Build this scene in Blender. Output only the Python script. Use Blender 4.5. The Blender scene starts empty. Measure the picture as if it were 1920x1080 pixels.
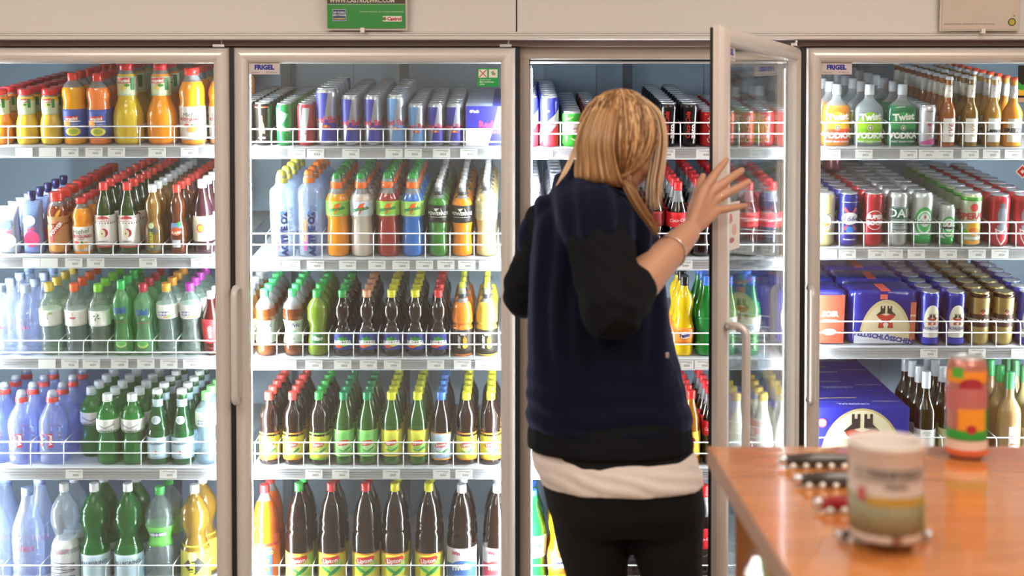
import bpy, bmesh, math, random
from mathutils import Vector, Matrix, noise
random.seed(7)
R_ = math.radians
scene = bpy.context.scene
COL = scene.collection

# ---------------------------------------------------------------- camera
FPX = 2356.0; CAMD = 3.9; CAMZ = 1.60; PITCH = R_(1.5); HOR = 255.0
CY = HOR + FPX * math.tan(PITCH)
cam_d = bpy.data.cameras.new('camera'); cam = bpy.data.objects.new('camera', cam_d); COL.objects.link(cam)
cam.location = (0, -CAMD, CAMZ); cam.rotation_euler = (math.pi / 2 - PITCH, 0, 0)
cam_d.sensor_width = 36; cam_d.lens = 36 * FPX / 1920; cam_d.shift_y = (CY - 540) / 1920
cam_d.clip_start = .05
cam_d.dof.use_dof = True; cam_d.dof.focus_distance = 3.75; cam_d.dof.aperture_fstop = 1.9
scene.camera = cam

# ---------------------------------------------------------------- world, exposure
w = bpy.data.worlds.new('world'); scene.world = w; w.use_nodes = True
w.node_tree.nodes['Background'].inputs[0].default_value = (1, .9, .8, 1)
w.node_tree.nodes['Background'].inputs[1].default_value = .25
vs = scene.view_settings
vs.view_transform = 'Standard'; vs.look = 'None'; vs.exposure = 0.0; vs.gamma = 1
vs.use_curve_mapping = False
scene.cycles.transparent_max_bounces = 24
scene.cycles.max_bounces = 10
scene.cycles.transmission_bounces = 8
scene.cycles.sample_clamp_indirect = 6
LED_STRENGTH = 150.0
CEILING_LAMP = 26.5


def P(px, py, Y):
    """Point of the vertical plane at depth Y seen at photo pixel px, py."""
    xc = (px - 960) / FPX; yc = -(py - CY) / FPX
    d = Vector((xc, math.cos(PITCH) + yc * math.sin(PITCH), -math.sin(PITCH) + yc * math.cos(PITCH)))
    t = (Y + CAMD) / d.y
    return Vector((0, -CAMD, CAMZ)) + d * t


def proj(v):
    d = Vector(v) - Vector((0, -CAMD, CAMZ))
    dep = d.y * math.cos(PITCH) - d.z * math.sin(PITCH)
    up = d.y * math.sin(PITCH) + d.z * math.cos(PITCH)
    return 960 + FPX * d.x / dep, CY - FPX * up / dep


# ---------------------------------------------------------------- materials
MATS = {}


def lin(c):
    return tuple(((x / 255) / 12.92 if x / 255 <= .04045 else ((x / 255 + .055) / 1.055) ** 2.4) for x in c)


def hexc(h):
    return lin((int(h[0:2], 16), int(h[2:4], 16), int(h[4:6], 16)))


def M(name, col=(.8, .8, .8), rough=.5, metal=0, trans=0, ior=1.45, coat=0, emit=0, spec=.5, bump=0, bscale=200, var=0, vscale=8, sss=0, sheen=0):
    if name in MATS:
        return MATS[name]
    m = bpy.data.materials.new(name); m.use_nodes = True
    nt = m.node_tree; b = nt.nodes['Principled BSDF']
    b.inputs['Base Color'].default_value = (*col, 1)
    b.inputs['Roughness'].default_value = rough
    b.inputs['Metallic'].default_value = metal
    b.inputs['Transmission Weight'].default_value = trans
    b.inputs['IOR'].default_value = ior
    b.inputs['Coat Weight'].default_value = coat
    b.inputs['Coat Roughness'].default_value = .09
    b.inputs['Specular IOR Level'].default_value = spec
    if sheen:
        b.inputs['Sheen Weight'].default_value = sheen; b.inputs['Sheen Roughness'].default_value = .4; b.inputs['Sheen Tint'].default_value = (.25, .3, .6, 1)
    if sss:
        b.inputs['Subsurface Weight'].default_value = sss
        b.inputs['Subsurface Scale'].default_value = .01
    if emit:
        b.inputs['Emission Color'].default_value = (*col, 1)
        b.inputs['Emission Strength'].default_value = emit
    if bump or var:
        tc = nt.nodes.new('ShaderNodeTexCoord')
        n = nt.nodes.new('ShaderNodeTexNoise'); n.inputs['Scale'].default_value = bscale if bump else vscale
        n.inputs['Detail'].default_value = 4
        nt.links.new(tc.outputs['Object'], n.inputs['Vector'])
        if bump:
            bp = nt.nodes.new('ShaderNodeBump'); bp.inputs['Strength'].default_value = bump; bp.inputs['Distance'].default_value = .004
            nt.links.new(n.outputs['Fac'], bp.inputs['Height']); nt.links.new(bp.outputs['Normal'], b.inputs['Normal'])
        if var:
            n2 = nt.nodes.new('ShaderNodeTexNoise'); n2.inputs['Scale'].default_value = vscale; n2.inputs['Detail'].default_value = 5
            nt.links.new(tc.outputs['Object'], n2.inputs['Vector'])
            r = nt.nodes.new('ShaderNodeMix'); r.data_type = 'RGBA'
            r.inputs['A'].default_value = (*[x * (1 - var) for x in col], 1); r.inputs['B'].default_value = (*[min(1, x * (1 + var)) for x in col], 1)
            nt.links.new(n2.outputs['Fac'], r.inputs['Factor']); nt.links.new(r.outputs['Result'], b.inputs['Base Color'])
    MATS[name] = m
    return m


def paint(h, rough=.45):           # print and paper colours by hex
    return M('print_' + h, hexc(h), rough)


def plastic(h):
    return M('plastic_' + h, hexc(h), .3, coat=.2)


def juice(h, trans=.0):
    return M('liquid_' + h + str(trans), hexc(h), .16, trans=trans, ior=1.4, coat=1, bump=.12, bscale=45)


def both_sides_fresnel(nt, ior):
    """Reflection of a thin wall: the same from its front and its back."""
    g = nt.nodes.new('ShaderNodeNewGeometry')
    mr = nt.nodes.new('ShaderNodeMapRange'); mr.inputs['To Min'].default_value = ior; mr.inputs['To Max'].default_value = 1 / ior
    nt.links.new(g.outputs['Backfacing'], mr.inputs['Value'])
    f = nt.nodes.new('ShaderNodeFresnel'); nt.links.new(mr.outputs[0], f.inputs['IOR'])
    return f


def clear(h, diff=.25, name='clear'):
    """Thin clear plastic or glass: see-through tint, reflection by angle and a little milky scatter."""
    key = name + h + str(diff)
    if key in MATS:
        return MATS[key]
    m = bpy.data.materials.new(key); m.use_nodes = True; nt = m.node_tree; nt.nodes.clear()
    out = nt.nodes.new('ShaderNodeOutputMaterial')
    tr = nt.nodes.new('ShaderNodeBsdfTransparent'); tr.inputs[0].default_value = (*hexc(h), 1)
    df = nt.nodes.new('ShaderNodeBsdfPrincipled'); df.inputs['Base Color'].default_value = (*hexc(h), 1); df.inputs['Roughness'].default_value = .15
    gl = nt.nodes.new('ShaderNodeBsdfGlossy'); gl.inputs['Roughness'].default_value = .1
    tc = nt.nodes.new('ShaderNodeTexCoord'); nz = nt.nodes.new('ShaderNodeTexNoise'); nz.inputs['Scale'].default_value = 55; nz.inputs['Detail'].default_value = 2
    bp = nt.nodes.new('ShaderNodeBump'); bp.inputs['Strength'].default_value = .45; bp.inputs['Distance'].default_value = .006
    nt.links.new(tc.outputs['Object'], nz.inputs['Vector']); nt.links.new(nz.outputs['Fac'], bp.inputs['Height'])
    nt.links.new(bp.outputs['Normal'], gl.inputs['Normal'])
    fr = both_sides_fresnel(nt, 1.42)
    nt.links.new(bp.outputs['Normal'], fr.inputs['Normal'])
    m1 = nt.nodes.new('ShaderNodeMixShader'); m1.inputs[0].default_value = diff
    nt.links.new(tr.outputs[0], m1.inputs[1]); nt.links.new(df.outputs[0], m1.inputs[2])
    m2 = nt.nodes.new('ShaderNodeMixShader')
    nt.links.new(fr.outputs[0], m2.inputs[0]); nt.links.new(m1.outputs[0], m2.inputs[1]); nt.links.new(gl.outputs[0], m2.inputs[2])
    nt.links.new(m2.outputs[0], out.inputs[0])
    MATS[key] = m
    return m


def pane_mat():
    if 'door_glass' in MATS:
        return MATS['door_glass']
    m = bpy.data.materials.new('door_glass'); m.use_nodes = True; nt = m.node_tree; nt.nodes.clear()
    out = nt.nodes.new('ShaderNodeOutputMaterial')
    tr = nt.nodes.new('ShaderNodeBsdfTransparent'); tr.inputs[0].default_value = (.97, .985, .98, 1)
    gl = nt.nodes.new('ShaderNodeBsdfGlossy'); gl.inputs['Roughness'].default_value = .0
    fr = both_sides_fresnel(nt, 1.55)
    mx = nt.nodes.new('ShaderNodeMixShader')
    nt.links.new(fr.outputs[0], mx.inputs[0]); nt.links.new(tr.outputs[0], mx.inputs[1]); nt.links.new(gl.outputs[0], mx.inputs[2])
    nt.links.new(mx.outputs[0], out.inputs[0])
    MATS['door_glass'] = m
    return m


ALU = M('champagne_aluminium', (.72, .655, .595), .36, metal=.25)
ALU_IN = M('frame_brown_metal', (.40, .335, .28), .42, metal=.3)
BLACK = M('black_gasket', (.012, .011, .012), .5)
WHITE = M('white_coated_wire', (.85, .86, .88), .3, coat=.3)
RAIL = M('pale_rail_plastic', (.50, .51, .54), .3)
STEEL = M('steel', (.72, .72, .74), .28, metal=1)
LIDM = M('can_lid_aluminium', (.86, .87, .90), .28, metal=.75)
PAPER = M('paper_white', (.92, .92, .90), .6)

# ---------------------------------------------------------------- object helpers


def link(name, me, mat=None, parent=None, loc=None):
    o = bpy.data.objects.new(name, me); COL.objects.link(o)
    if mat is not None and me is not None and not me.materials:
        me.materials.append(mat)
    if parent is not None:
        o.parent = parent
    if loc is not None:
        o.location = loc
    return o


def empty(name, loc=(0, 0, 0), rot=(0, 0, 0)):
    o = bpy.data.objects.new(name, None); COL.objects.link(o); o.location = loc; o.rotation_euler = rot
    o.empty_display_size = .05
    return o


def tag(o, label=None, cat=None, group=None, kind=None):
    if label: o['label'] = label
    if cat: o['category'] = cat
    if group: o['group'] = group
    if kind: o['kind'] = kind
    return o


def mesh_from(name, verts, faces, smooth=False):
    me = bpy.data.meshes.new(name); me.from_pydata([tuple(v) for v in verts], [], faces); me.update()
    if smooth:
        me.polygons.foreach_set('use_smooth', [True] * len(me.polygons))
    return me


def bm_mesh(name, bm, smooth=False):
    me = bpy.data.meshes.new(name); bmesh.ops.recalc_face_normals(bm, faces=bm.faces); bm.to_mesh(me); bm.free()
    if smooth:
        me.polygons.foreach_set('use_smooth', [True] * len(me.polygons))
    return me


def box_me(name, x0, x1, y0, y1, z0, z1, bev=0):
    bm = bmesh.new(); bmesh.ops.create_cube(bm, size=1)
    for v in bm.verts:
        v.co = Vector((x0 + (v.co.x + .5) * (x1 - x0), y0 + (v.co.y + .5) * (y1 - y0), z0 + (v.co.z + .5) * (z1 - z0)))
    if bev:
        bmesh.ops.bevel(bm, geom=bm.edges[:], offset=bev, segments=2, affect='EDGES', profile=.5)
    return bm_mesh(name, bm)


def tube_me(name, pts, rad, seg=8, closed=False, smooth=True):
    """Round tube along points; rad is a number or one radius per point."""
    pts = [Vector(p) for p in pts]; n = len(pts)
    rads = rad if isinstance(rad, (list, tuple)) else [rad] * n
    vs_, fs = [], []
    t0 = (pts[1] - pts[0]).normalized()
    nrm = t0.orthogonal().normalized()
    for i, p in enumerate(pts):
        if closed:
            t = (pts[(i + 1) % n] - pts[i - 1]).normalized()
        else:
            t = (pts[min(i + 1, n - 1)] - pts[max(i - 1, 0)]).normalized()
        nrm = (nrm - t * nrm.dot(t)).normalized(); bi = t.cross(nrm)
        for k in range(seg):
            a = 2 * math.pi * k / seg
            vs_.append(p + (nrm * math.cos(a) + bi * math.sin(a)) * rads[i])
    m = n if closed else n - 1
    for i in range(m):
        for k in range(seg):
            a, b = i * seg + k, i * seg + (k + 1) % seg
            c, d = ((i + 1) % n) * seg + (k + 1) % seg, ((i + 1) % n) * seg + k
            fs.append((a, b, c, d))
    if not closed:
        fs.append(tuple(range(seg))[::-1]); fs.append(tuple((n - 1) * seg + k for k in range(seg)))
    return mesh_from(name, vs_, fs, smooth)


def catmull(pts, sub=3):
    out = []
    n = len(pts)
    for i in range(n - 1):
        p0, p1, p2, p3 = pts[max(i - 1, 0)], pts[i], pts[i + 1], pts[min(i + 2, n - 1)]
        for s in range(sub):
            t = s / sub
            q = []
            for a, b, c, d in zip(p0, p1, p2, p3):
                q.append(.5 * (2 * b + (c - a) * t + (2 * a - 5 * b + 4 * c - d) * t * t + (3 * b - a - 3 * c + d) * t ** 3))
            # keep monotone in z
            q[0] = p1[0] + (p2[0] - p1[0]) * t
            out.append(tuple(q))
    out.append(tuple(pts[-1]))
    return out


def lathe_me(name, prof, seg=24, mats=None, zcut=None, squash=1.0, smooth=True):
    """Solid of revolution from (z, r) points; mats may hold two materials split at height zcut."""
    vs_, fs, mi = [], [], []
    for z, r in prof:
        for k in range(seg):
            a = 2 * math.pi * k / seg
            ca, sa = math.cos(a), math.sin(a)
            if squash != 1.0:
                ca = math.copysign(abs(ca) ** .75, ca); sa = math.copysign(abs(sa) ** .75, sa)
            vs_.append((r * ca, r * sa * squash, z))
    n = len(prof)
    for i in range(n - 1):
        for k in range(seg):
            fs.append((i * seg + k, i * seg + (k + 1) % seg, (i + 1) * seg + (k + 1) % seg, (i + 1) * seg + k))
            mi.append(1 if zcut is not None and (prof[i][0] + prof[i + 1][0]) / 2 > zcut else 0)
    fs.append(tuple(range(seg))[::-1]); mi.append(0)
    fs.append(tuple((n - 1) * seg + k for k in range(seg))); mi.append(mi[-2])
    me = mesh_from(name, vs_, fs, smooth)
    me.polygons[-1].use_smooth = False; me.polygons[-2].use_smooth = False
    for m in mats or ():
        me.materials.append(m)
    if zcut is not None:
        me.polygons.foreach_set('material_index', mi)
    return me


# ---------------------------------------------------------------- flat print wrapped on surfaces
TXT = {}


def text_geo(s, bold=.0, shear=0):
    k = (s, bold, shear)
    if k not in TXT:
        c = bpy.data.curves.new('t', 'FONT'); c.body = s; c.resolution_u = 2; c.fill_mode = 'FRONT'
        c.align_x = 'CENTER'; c.offset = bold; c.shear = shear
        o = bpy.data.objects.new('t', c); me = o.to_mesh()
        TXT[k] = ([tuple(v.co) for v in me.vertices], [tuple(p.vertices) for p in me.polygons])
        o.to_mesh_clear(); bpy.data.objects.remove(o); bpy.data.curves.remove(c)
    return TXT[k]


def flat_item(it):
    """One print item -> verts (u, v) in metres, faces, colour. u, v, sizes in mm."""
    k = it[0]
    if k == 'R':
        _, u, v, w_, h_, col = it[:6]; a = R_(it[6]) if len(it) > 6 else 0
        q = [(-w_ / 2, -h_ / 2), (w_ / 2, -h_ / 2), (w_ / 2, h_ / 2), (-w_ / 2, h_ / 2)]
        vs_ = [(u + x * math.cos(a) - y * math.sin(a), v + x * math.sin(a) + y * math.cos(a)) for x, y in q]
        fs = [(0, 1, 2, 3)]
    elif k == 'E':
        _, u, v, w_, h_, col = it[:6]; a = R_(it[6]) if len(it) > 6 else 0
        vs_ = []
        for i in range(20):
            x, y = w_ / 2 * math.cos(i * math.pi / 10), h_ / 2 * math.sin(i * math.pi / 10)
            vs_.append((u + x * math.cos(a) - y * math.sin(a), v + x * math.sin(a) + y * math.cos(a)))
        fs = [tuple(range(20))]
    elif k == 'G':
        _, pts, col = it; vs_ = list(pts); fs = [tuple(range(len(pts)))]
    else:                               # 'T', text, u, v, cap height, colour, rot, bold, shear
        _, s, u, v, h_, col = it[:6]
        rot = R_(it[6]) if len(it) > 6 else 0
        bold = it[7] if len(it) > 7 else .02
        sh = it[8] if len(it) > 8 else 0
        tv, fs = text_geo(s, bold, sh)
        sc_ = h_ / .70
        vs_ = []
        for x, y, _z in tv:
            x, y = x * sc_, (y - .35) * sc_
            vs_.append((u + x * math.cos(rot) - y * math.sin(rot), v + x * math.sin(rot) + y * math.cos(rot)))
    return [(x / 1000, y / 1000) for x, y in vs_], fs, col


def print_me(name, items, mapf, step=.005, zstep=None, off0=.0004, offs=.00022):
    """All flat print of one label as one mesh; mapf(u, v, off) -> point; several materials."""
    V_, F_, MI, mats = [], [], [], []
    for li, it in enumerate(items):
        vs_, fs, col = flat_item(it)
        if step:
            bm = bmesh.new(); bv = [bm.verts.new((x, 0, z)) for x, z in vs_]
            for f in fs:
                try:
                    bm.faces.new([bv[i] for i in f])
                except ValueError:
                    pass
            x0, x1 = min(v[0] for v in vs_), max(v[0] for v in vs_)
            x = math.floor(x0 / step) * step + step
            while x < x1:
                bmesh.ops.bisect_plane(bm, geom=bm.verts[:] + bm.edges[:] + bm.faces[:], plane_co=(x, 0, 0), plane_no=(1, 0, 0)); x += step
            if zstep:
                z0, z1 = min(v[1] for v in vs_), max(v[1] for v in vs_)
                z = math.floor(z0 / zstep) * zstep + zstep
                while z < z1:
                    bmesh.ops.bisect_plane(bm, geom=bm.verts[:] + bm.edges[:] + bm.faces[:], plane_co=(0, 0, z), plane_no=(0, 0, 1)); z += zstep
            bm.verts.index_update()
            vs_ = [(v.co.x, v.co.z) for v in bm.verts]; fs = [tuple(v.index for v in f.verts) for f in bm.faces]; bm.free()
        m = paint(col)
        if m not in mats: mats.append(m)
        b0 = len(V_); off = off0 + offs * li
        V_ += [mapf(x, z, off) for x, z in vs_]
        F_ += [tuple(b0 + i for i in f) for f in fs]; MI += [mats.index(m)] * len(fs)
    me = mesh_from(name, V_, F_)
    for m in mats: me.materials.append(m)
    me.polygons.foreach_set('material_index', MI)
    return me


def flat_map(origin, ux, uz, un):
    origin, ux, uz, un = Vector(origin), Vector(ux), Vector(uz), Vector(un)
    return lambda u, v, off: origin + ux * u + uz * v + un * off


# ================================================================ the setting
SC0 = FPX / CAMD


def X0(px):
    return (px - 960) / SC0


DOOR_TOP = P(960, 88, 0).z
DOOR_BOT = .10
JOINTS = [X0(-106), X0(432.5), X0(971), X0(1509), X0(2047)]
DW = 530 / SC0

FLOOR = tag(link('floor', box_me('floor', -4, 4, -6.5, 1.2, -.1, 0), M('floor_tile_grey', (.42, .37, .33), .35, var=.12, vscale=3)), kind='structure')
tag(link('ceiling', box_me('ceiling', -4, 4, -6.5, 1.2, 3.0, 3.1), M('ceiling_white', (.8, .76, .7), .8)), kind='structure')
WALLM = M('room_wall_beige', (.52, .46, .40), .8, var=.04, vscale=2)
tag(link('wall_left', box_me('wall_left', -4.1, -4, -6.5, 1.2, 0, 3.0), WALLM), kind='structure')
tag(link('wall_right', box_me('wall_right', 4, 4.1, -6.5, 1.2, 0, 3.0), WALLM), kind='structure')
tag(link('wall_rear', box_me('wall_rear', -4.1, 4.1, -6.6, -6.5, 0, 3.0), WALLM), kind='structure')
FASC = M('fascia_beige_panel', (.70, .655, .61), .5, bump=.05, bscale=300)
# cool room wall above the doors: panels with a seam, a lip strip below
zl0, zl1 = P(960, 74, -.02).z, P(960, 60, -.02).z
wf = tag(empty('wall_front'), kind='structure')
seam = X0(968.5)
link('panel', box_me('panel', -4, seam - .002, -.02, .02, zl1, 3.0, .0015), FASC, wf)
link('panel', box_me('panel', seam + .002, 4, -.02, .02, zl1, 3.0, .0015), FASC, wf)
link('panel_joint', box_me('joint', seam - .002, seam + .002, -.008, .02, zl1, 3.0), M('joint_dark', (.10, .07, .05), .8), wf)
link('lip_strip', box_me('lip', -4, 4, -.026, .02, zl0, zl1, .002), FASC, wf)
link('lip_ridge', box_me('lip_ridge', -4, 4, -.029, -.02, zl1 - .004, zl1 - .001), FASC, wf)
link('lip_ridge', box_me('lip_ridge', -4, 4, -.029, -.02, zl1 - .011, zl1 - .009), FASC, wf)
link('panel', box_me('sidepanel', -4, JOINTS[0], -.02, .02, 0, zl1), FASC, wf)
link('panel', box_me('sidepanel', JOINTS[4], 4, -.02, .02, 0, zl1), FASC, wf)
link('kick_plate', box_me('kick', JOINTS[0], JOINTS[4], .0, .06, 0, DOOR_BOT - .01), ALU_IN, wf)
link('hinge_channel', box_me('channel', JOINTS[0], JOINTS[4], .012, .05, DOOR_TOP + .003, zl0 + .004), M('channel_dark', (.17, .12, .10), .6), wf)

# door frame of the cool room: header and mullions, brown metal
hb = P(960, 110, .05).z
link('frame_header', box_me('header', JOINTS[0], JOINTS[4], .045, .10, hb, zl0), ALU_IN, wf)
MULL = .036
for j in JOINTS:
    link('mullion', box_me('mullion', j - MULL, j + MULL, .045, .078, 0.02, hb, .002), ALU_IN, wf)
    link('gasket_strip', box_me('gs', j - .007, j + .007, .02, .046, DOOR_BOT, DOOR_TOP), BLACK, wf)
for i in range(4):
    x0, x1 = JOINTS[i] + MULL, JOINTS[i + 1] - MULL
    link('opening_edge', box_me('oe', x0, x1, .095, .104, hb - .006, hb), BLACK, wf)
    link('opening_edge', box_me('oe', x0, x0 + .004, .075, .080, .1, hb), BLACK, wf)
    link('opening_edge', box_me('oe', x1 - .004, x1, .075, .080, .1, hb), BLACK, wf)
    link('opening_edge', box_me('oe', x0, x1, .104, .11, hb - .012, hb - .004), M('edge_highlight', (.8, .8, .8), .4), wf)  # white strip stands in for the highlight along the top gasket

# cold room shell
COLD = M('cold_room_panel', (.26, .345, .42), .45, var=.05, vscale=4)
BACK = 1.02
cb = tag(empty('wall_back'), kind='structure')
xs = [JOINTS[0] - .3, -1.25, -.62, -.19, .12, .33, .75, 1.1, 1.45, JOINTS[4] + .3]
for a, b in zip(xs[:-1], xs[1:]):
    link('cold_panel', box_me('cold_panel', a + .0012, b - .0012, BACK, BACK + .05, 0, 2.3), COLD, cb)
link('cold_ceiling', box_me('cold_ceiling', xs[0], xs[-1], .1, BACK + .05, 2.02, 2.08), COLD, cb)
link('cold_side', box_me('cold_side', xs[0] - .05, xs[0], .1, BACK + .05, 0, 2.08), COLD, cb)
link('cold_side', box_me('cold_side', xs[-1], xs[-1] + .05, .1, BACK + .05, 0, 2.08), COLD, cb)
link('cold_floor', box_me('cold_floor', xs[0], xs[-1], .06, BACK + .05, 0.0, .03), COLD, cb)
POST = M('rack_post_grey', (.06, .075, .09), .5)
for j in (-1.29, -.86, -.41, .02, .44, .86, 1.30):
    link('rack_post', box_me('rack_post', j - .018, j + .018, .88, .91, 0.03, 2.0), POST, cb)

# ---------------------------------------------------------------- LED tubes behind the mullions
LEDM = M('led_white', (.90, .95, 1.0), .4, emit=LED_STRENGTH)
LED_DIM = M('led_white_dimmed', (.90, .95, 1.0), .4, emit=LED_STRENGTH * .52)      # same bars, output lowered to shape where the glare falls
led_names = ['outer juice-cooler side', 'mullion between juice and iced-tea coolers', 'mullion between iced-tea and open coolers', 'mullion between open and beer coolers', 'outer beer-cooler side']
for i, j in enumerate(JOINTS):
    for s in (-1, 1):
        if (i == 0 and s < 0) or (i == 4 and s > 0):
            continue
        side = {(0, 1): 'juice', (1, -1): 'juice', (1, 1): 'iced-tea', (2, -1): 'iced-tea', (2, 1): 'open', (3, -1): 'open', (3, 1): 'beer', (4, -1): 'beer'}[(i, s)]
        t = tag(empty('led_light_bar', (j + s * .034, .089, .12), (0, 0, -s * R_(50))), f'white LED light bar on {led_names[i]}, lighting {side} shelves', 'light bar', 'LED bars behind the mullions')
        link('bar_housing', box_me('led_housing', -.014, .014, -.006, .002, 0, hb - .14), WHITE, t)
        link('led_strip', box_me('led_strip', -.012, .012, .002, .006, .01, hb - .15), LEDM if (i, s) in ((0, 1), (1, 1), (2, 1), (4, -1)) else LED_DIM, t)

# ---------------------------------------------------------------- ceiling lamps of the shop
LAMPM = M('ceiling_lamp_diffuser', (1.0, .92, .84), .5, emit=CEILING_LAMP)
lamp_lab = ['over the cooler doors near juice', 'over the cooler doors near beer', 'over the middle of the shop floor', 'over the counter', 'above the rear of the shop', 'above the rear counter side']
for i, (x, y) in enumerate(((-1.5, -1.9), (1.5, -1.9), (-1.5, -3.6), (1.5, -3.6), (-1.5, -5.3), (1.5, -5.3))):
    t = tag(empty('ceiling_lamp', (x, y, 2.94)), f'warm white ceiling lamp {lamp_lab[i]}', 'lamp', 'ceiling lamps')
    link('lamp_housing', box_me('lamp_housing', -.65, .65, -.17, .17, .02, .06, .004), WHITE, t)
    link('lamp_diffuser', box_me('lamp_diffuser', -.62, .62, -.14, .14, 0, .02), LAMPM, t)

# ================================================================ cooler doors
DH = DOOR_TOP - DOOR_BOT
FW = .046
PROF = [(0, .036), (0, .022), (.003, .0145), (.007, .009), (.012, .005), (.018, .002), (.026, .0005), (.034, .0015), (.041, .005), (FW, .010), (FW, .036)]   # across the bar: (inward, depth)


def mitre_bar(name, corner0, corner1, along, inward):
    """One bar of a mitred door frame between two outer corners (x, z)."""
    vs_, fs = [], []
    n = len(PROF)
    for c, s in ((corner0, 1), (corner1, -1)):
        for w_, d in PROF:
            vs_.append((c[0] + inward[0] * w_ + along[0] * s * w_, d, c[1] + inward[1] * w_ + along[1] * s * w_))
    for i in range(n):
        j = (i + 1) % n
        fs.append((i, j, n + j, n + i))
    fs.append(tuple(range(n))); fs.append(tuple(range(2 * n - 1, n - 1, -1)))
    bm = bmesh.new(); bv = [bm.verts.new(v) for v in vs_]
    for f in fs: bm.faces.new([bv[i] for i in f])
    return bm_mesh(name, bm)


def sticker(parent, name, x0, x1, z0, z1, col, items, y=.0185, back=True, label=None):
    s = link(name, box_me(name, x0, x1, y, y + .0006, z0, z1), paint(col), parent)
    if label: s['label'] = label
    if items:
        link('lettering', print_me('lettering', items, flat_map(((x0 + x1) / 2, y, (z0 + z1) / 2), (1, 0, 0), (0, 0, 1), (0, -1, 0)), step=None), None, s)
    return s


def frigel(x0, x1, z0, z1):
    w_ = (x1 - x0) * 1000
    return [('T', 'FRIGEL', 0, 3, 14, '1c2590', 0, .06), ('T', 'Kälte Klima', -w_ * .29, -13.5, 4, '40404a', 0, 0), ('T', '071 466 22 66', w_ * .24, -13.5, 4, '40404a', 0, 0)]


DN = [0]


def door(hinge_x, angle, label, frig=True, extra=None):
    DN[0] += 1
    t = tag(empty('door_%d' % DN[0], (hinge_x, 0, DOOR_BOT), (0, 0, angle)), label, 'door', 'glass doors of the cool room', 'structure')
    x0, x1 = -DW, 0
    A, B, C_, D = (x0, 0), (x1, 0), (x1, DH), (x0, DH)
    link('frame_bar', mitre_bar('frame_bar_b', A, B, (1, 0), (0, 1)), ALU, t)
    link('frame_bar', mitre_bar('frame_bar_r', B, C_, (0, 1), (-1, 0)), ALU, t)
    link('frame_bar', mitre_bar('frame_bar_t', D, C_, (1, 0), (0, -1)), ALU, t)
    link('frame_bar', mitre_bar('frame_bar_l', A, D, (0, 1), (1, 0)), ALU, t)
    for y in (.019, .030):
        link('glass_pane', box_me('glass_pane', x0 + FW - .003, x1 - FW + .003, y, y + .003, FW - .003, DH - FW + .003), pane_mat(), t)
    g = .010
    link('gasket', box_me('gasket', x0 + .006, x0 + .022, .036, .036 + g, .006, DH - .006), BLACK, t)
    link('gasket', box_me('gasket', x1 - .022, x1 - .006, .036, .036 + g, .006, DH - .006), BLACK, t)
    link('gasket', box_me('gasket', x0 + .022, x1 - .022, .036, .036 + g, .006, .022), BLACK, t)
    link('gasket', box_me('gasket', x0 + .022, x1 - .022, .036, .036 + g, DH - .022, DH - .006), BLACK, t)
    # bow handle on the opening side
    zt, zb = P(960, 533, 0).z - DOOR_BOT, P(960, 757, 0).z - DOOR_BOT
    hx = x0 + .011
    pts = [(hx, .002, zt - .012), (hx, -.022, zt - .010)]
    for k in range(6):
        a = k / 5 * math.pi / 2
        pts.append((hx, -.022 - .026 * math.sin(a), zt - .010 - .026 * (1 - math.cos(a))))
    for k in range(6):
        a = math.pi / 2 - k / 5 * math.pi / 2
        pts.append((hx, -.022 - .026 * math.sin(a), zb + .010 + .026 * (1 - math.cos(a))))
    pts += [(hx, -.022, zb + .010), (hx, .002, zb + .012)]
    link('handle', tube_me('handle', pts, .0105, 12), ALU, t)
    # hinge hardware on top
    link('hinge', box_me('hinge', -.05, -.012, .008, .028, DH, DH + .010, .002), STEEL, t)
    link('hinge_pin', tube_me('hinge_pin', [(-.022, .016, DH + .008), (-.022, .016, DH + .022)], .005, 8), STEEL, t)
    if frig:
        sx = x0 + FW + .001
        sticker(t, 'maker_sticker', sx, sx + .096, DH - FW - .038, DH - FW + .001, 'cfc4bf', frigel(sx, sx + .096, 0, 0), label='pale maker sticker with blue FRIGEL lettering')
    if extra: extra(t)
    return t


door(JOINTS[1] - .007, 0, 'closed glass door of the juice and water cooler', frig=False)


def green_notice(t):
    a = X0(895) - JOINTS[2] + .007; b = X0(935) - JOINTS[2] + .007
    z0 = P(960, 162, 0).z - DOOR_BOT; z1 = P(960, 127, 0).z - DOOR_BOT
    sticker(t, 'notice_sticker', a, b, z0, z1, '18a348', [
        ('R', -16, 12, 27, 26, 'e9e6cf'), ('R', 16, 12, 27, 26, 'e9e6cf'), ('R', -16, 12, 32, 2.5, 'b8324a', 45), ('R', -16, 12, 32, 2.5, 'b8324a', -45),
        ('E', 17, 11, 12, 9, '8f9a84'), ('R', 14, 17, 10, 2.5, '6f7f6a', 30),
        ('T', 'Energie sparen', -8, -7, 4, 'e8f5e4', 0, .01), ('T', 'Bitte geschlossen', -4, -14, 4.5, 'e8f5e4', 0, .03), ('T', 'halten', -18, -21, 4.5, 'e8f5e4', 0, .03)], label='green notice sticker with two pictograms')


door(JOINTS[2] - .007, 0, 'closed glass door of the iced-tea cooler with green notice', extra=green_notice)


def open_extra(t):
    z0 = P(960, 470, -.7).z - DOOR_BOT; z1 = P(960, 380, -.7).z - DOOR_BOT
    s = sticker(t, 'paper_notice', -DW + FW + .004, -DW + FW + .15, z0, z1, 'e2d2c2', [
        ('E', -20, 20, 40, 26, 'c9584d'), ('E', 18, -10, 44, 30, 'd9a08c'), ('R', 0, 42, 90, 6, 'b0655a'), ('E', -8, -36, 50, 14, 'b23a3a')], label='beige paper notice with reddish pictures')


door(JOINTS[3] - .007, R_(65), 'glass cooler door held open by the woman', extra=open_extra)


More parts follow.
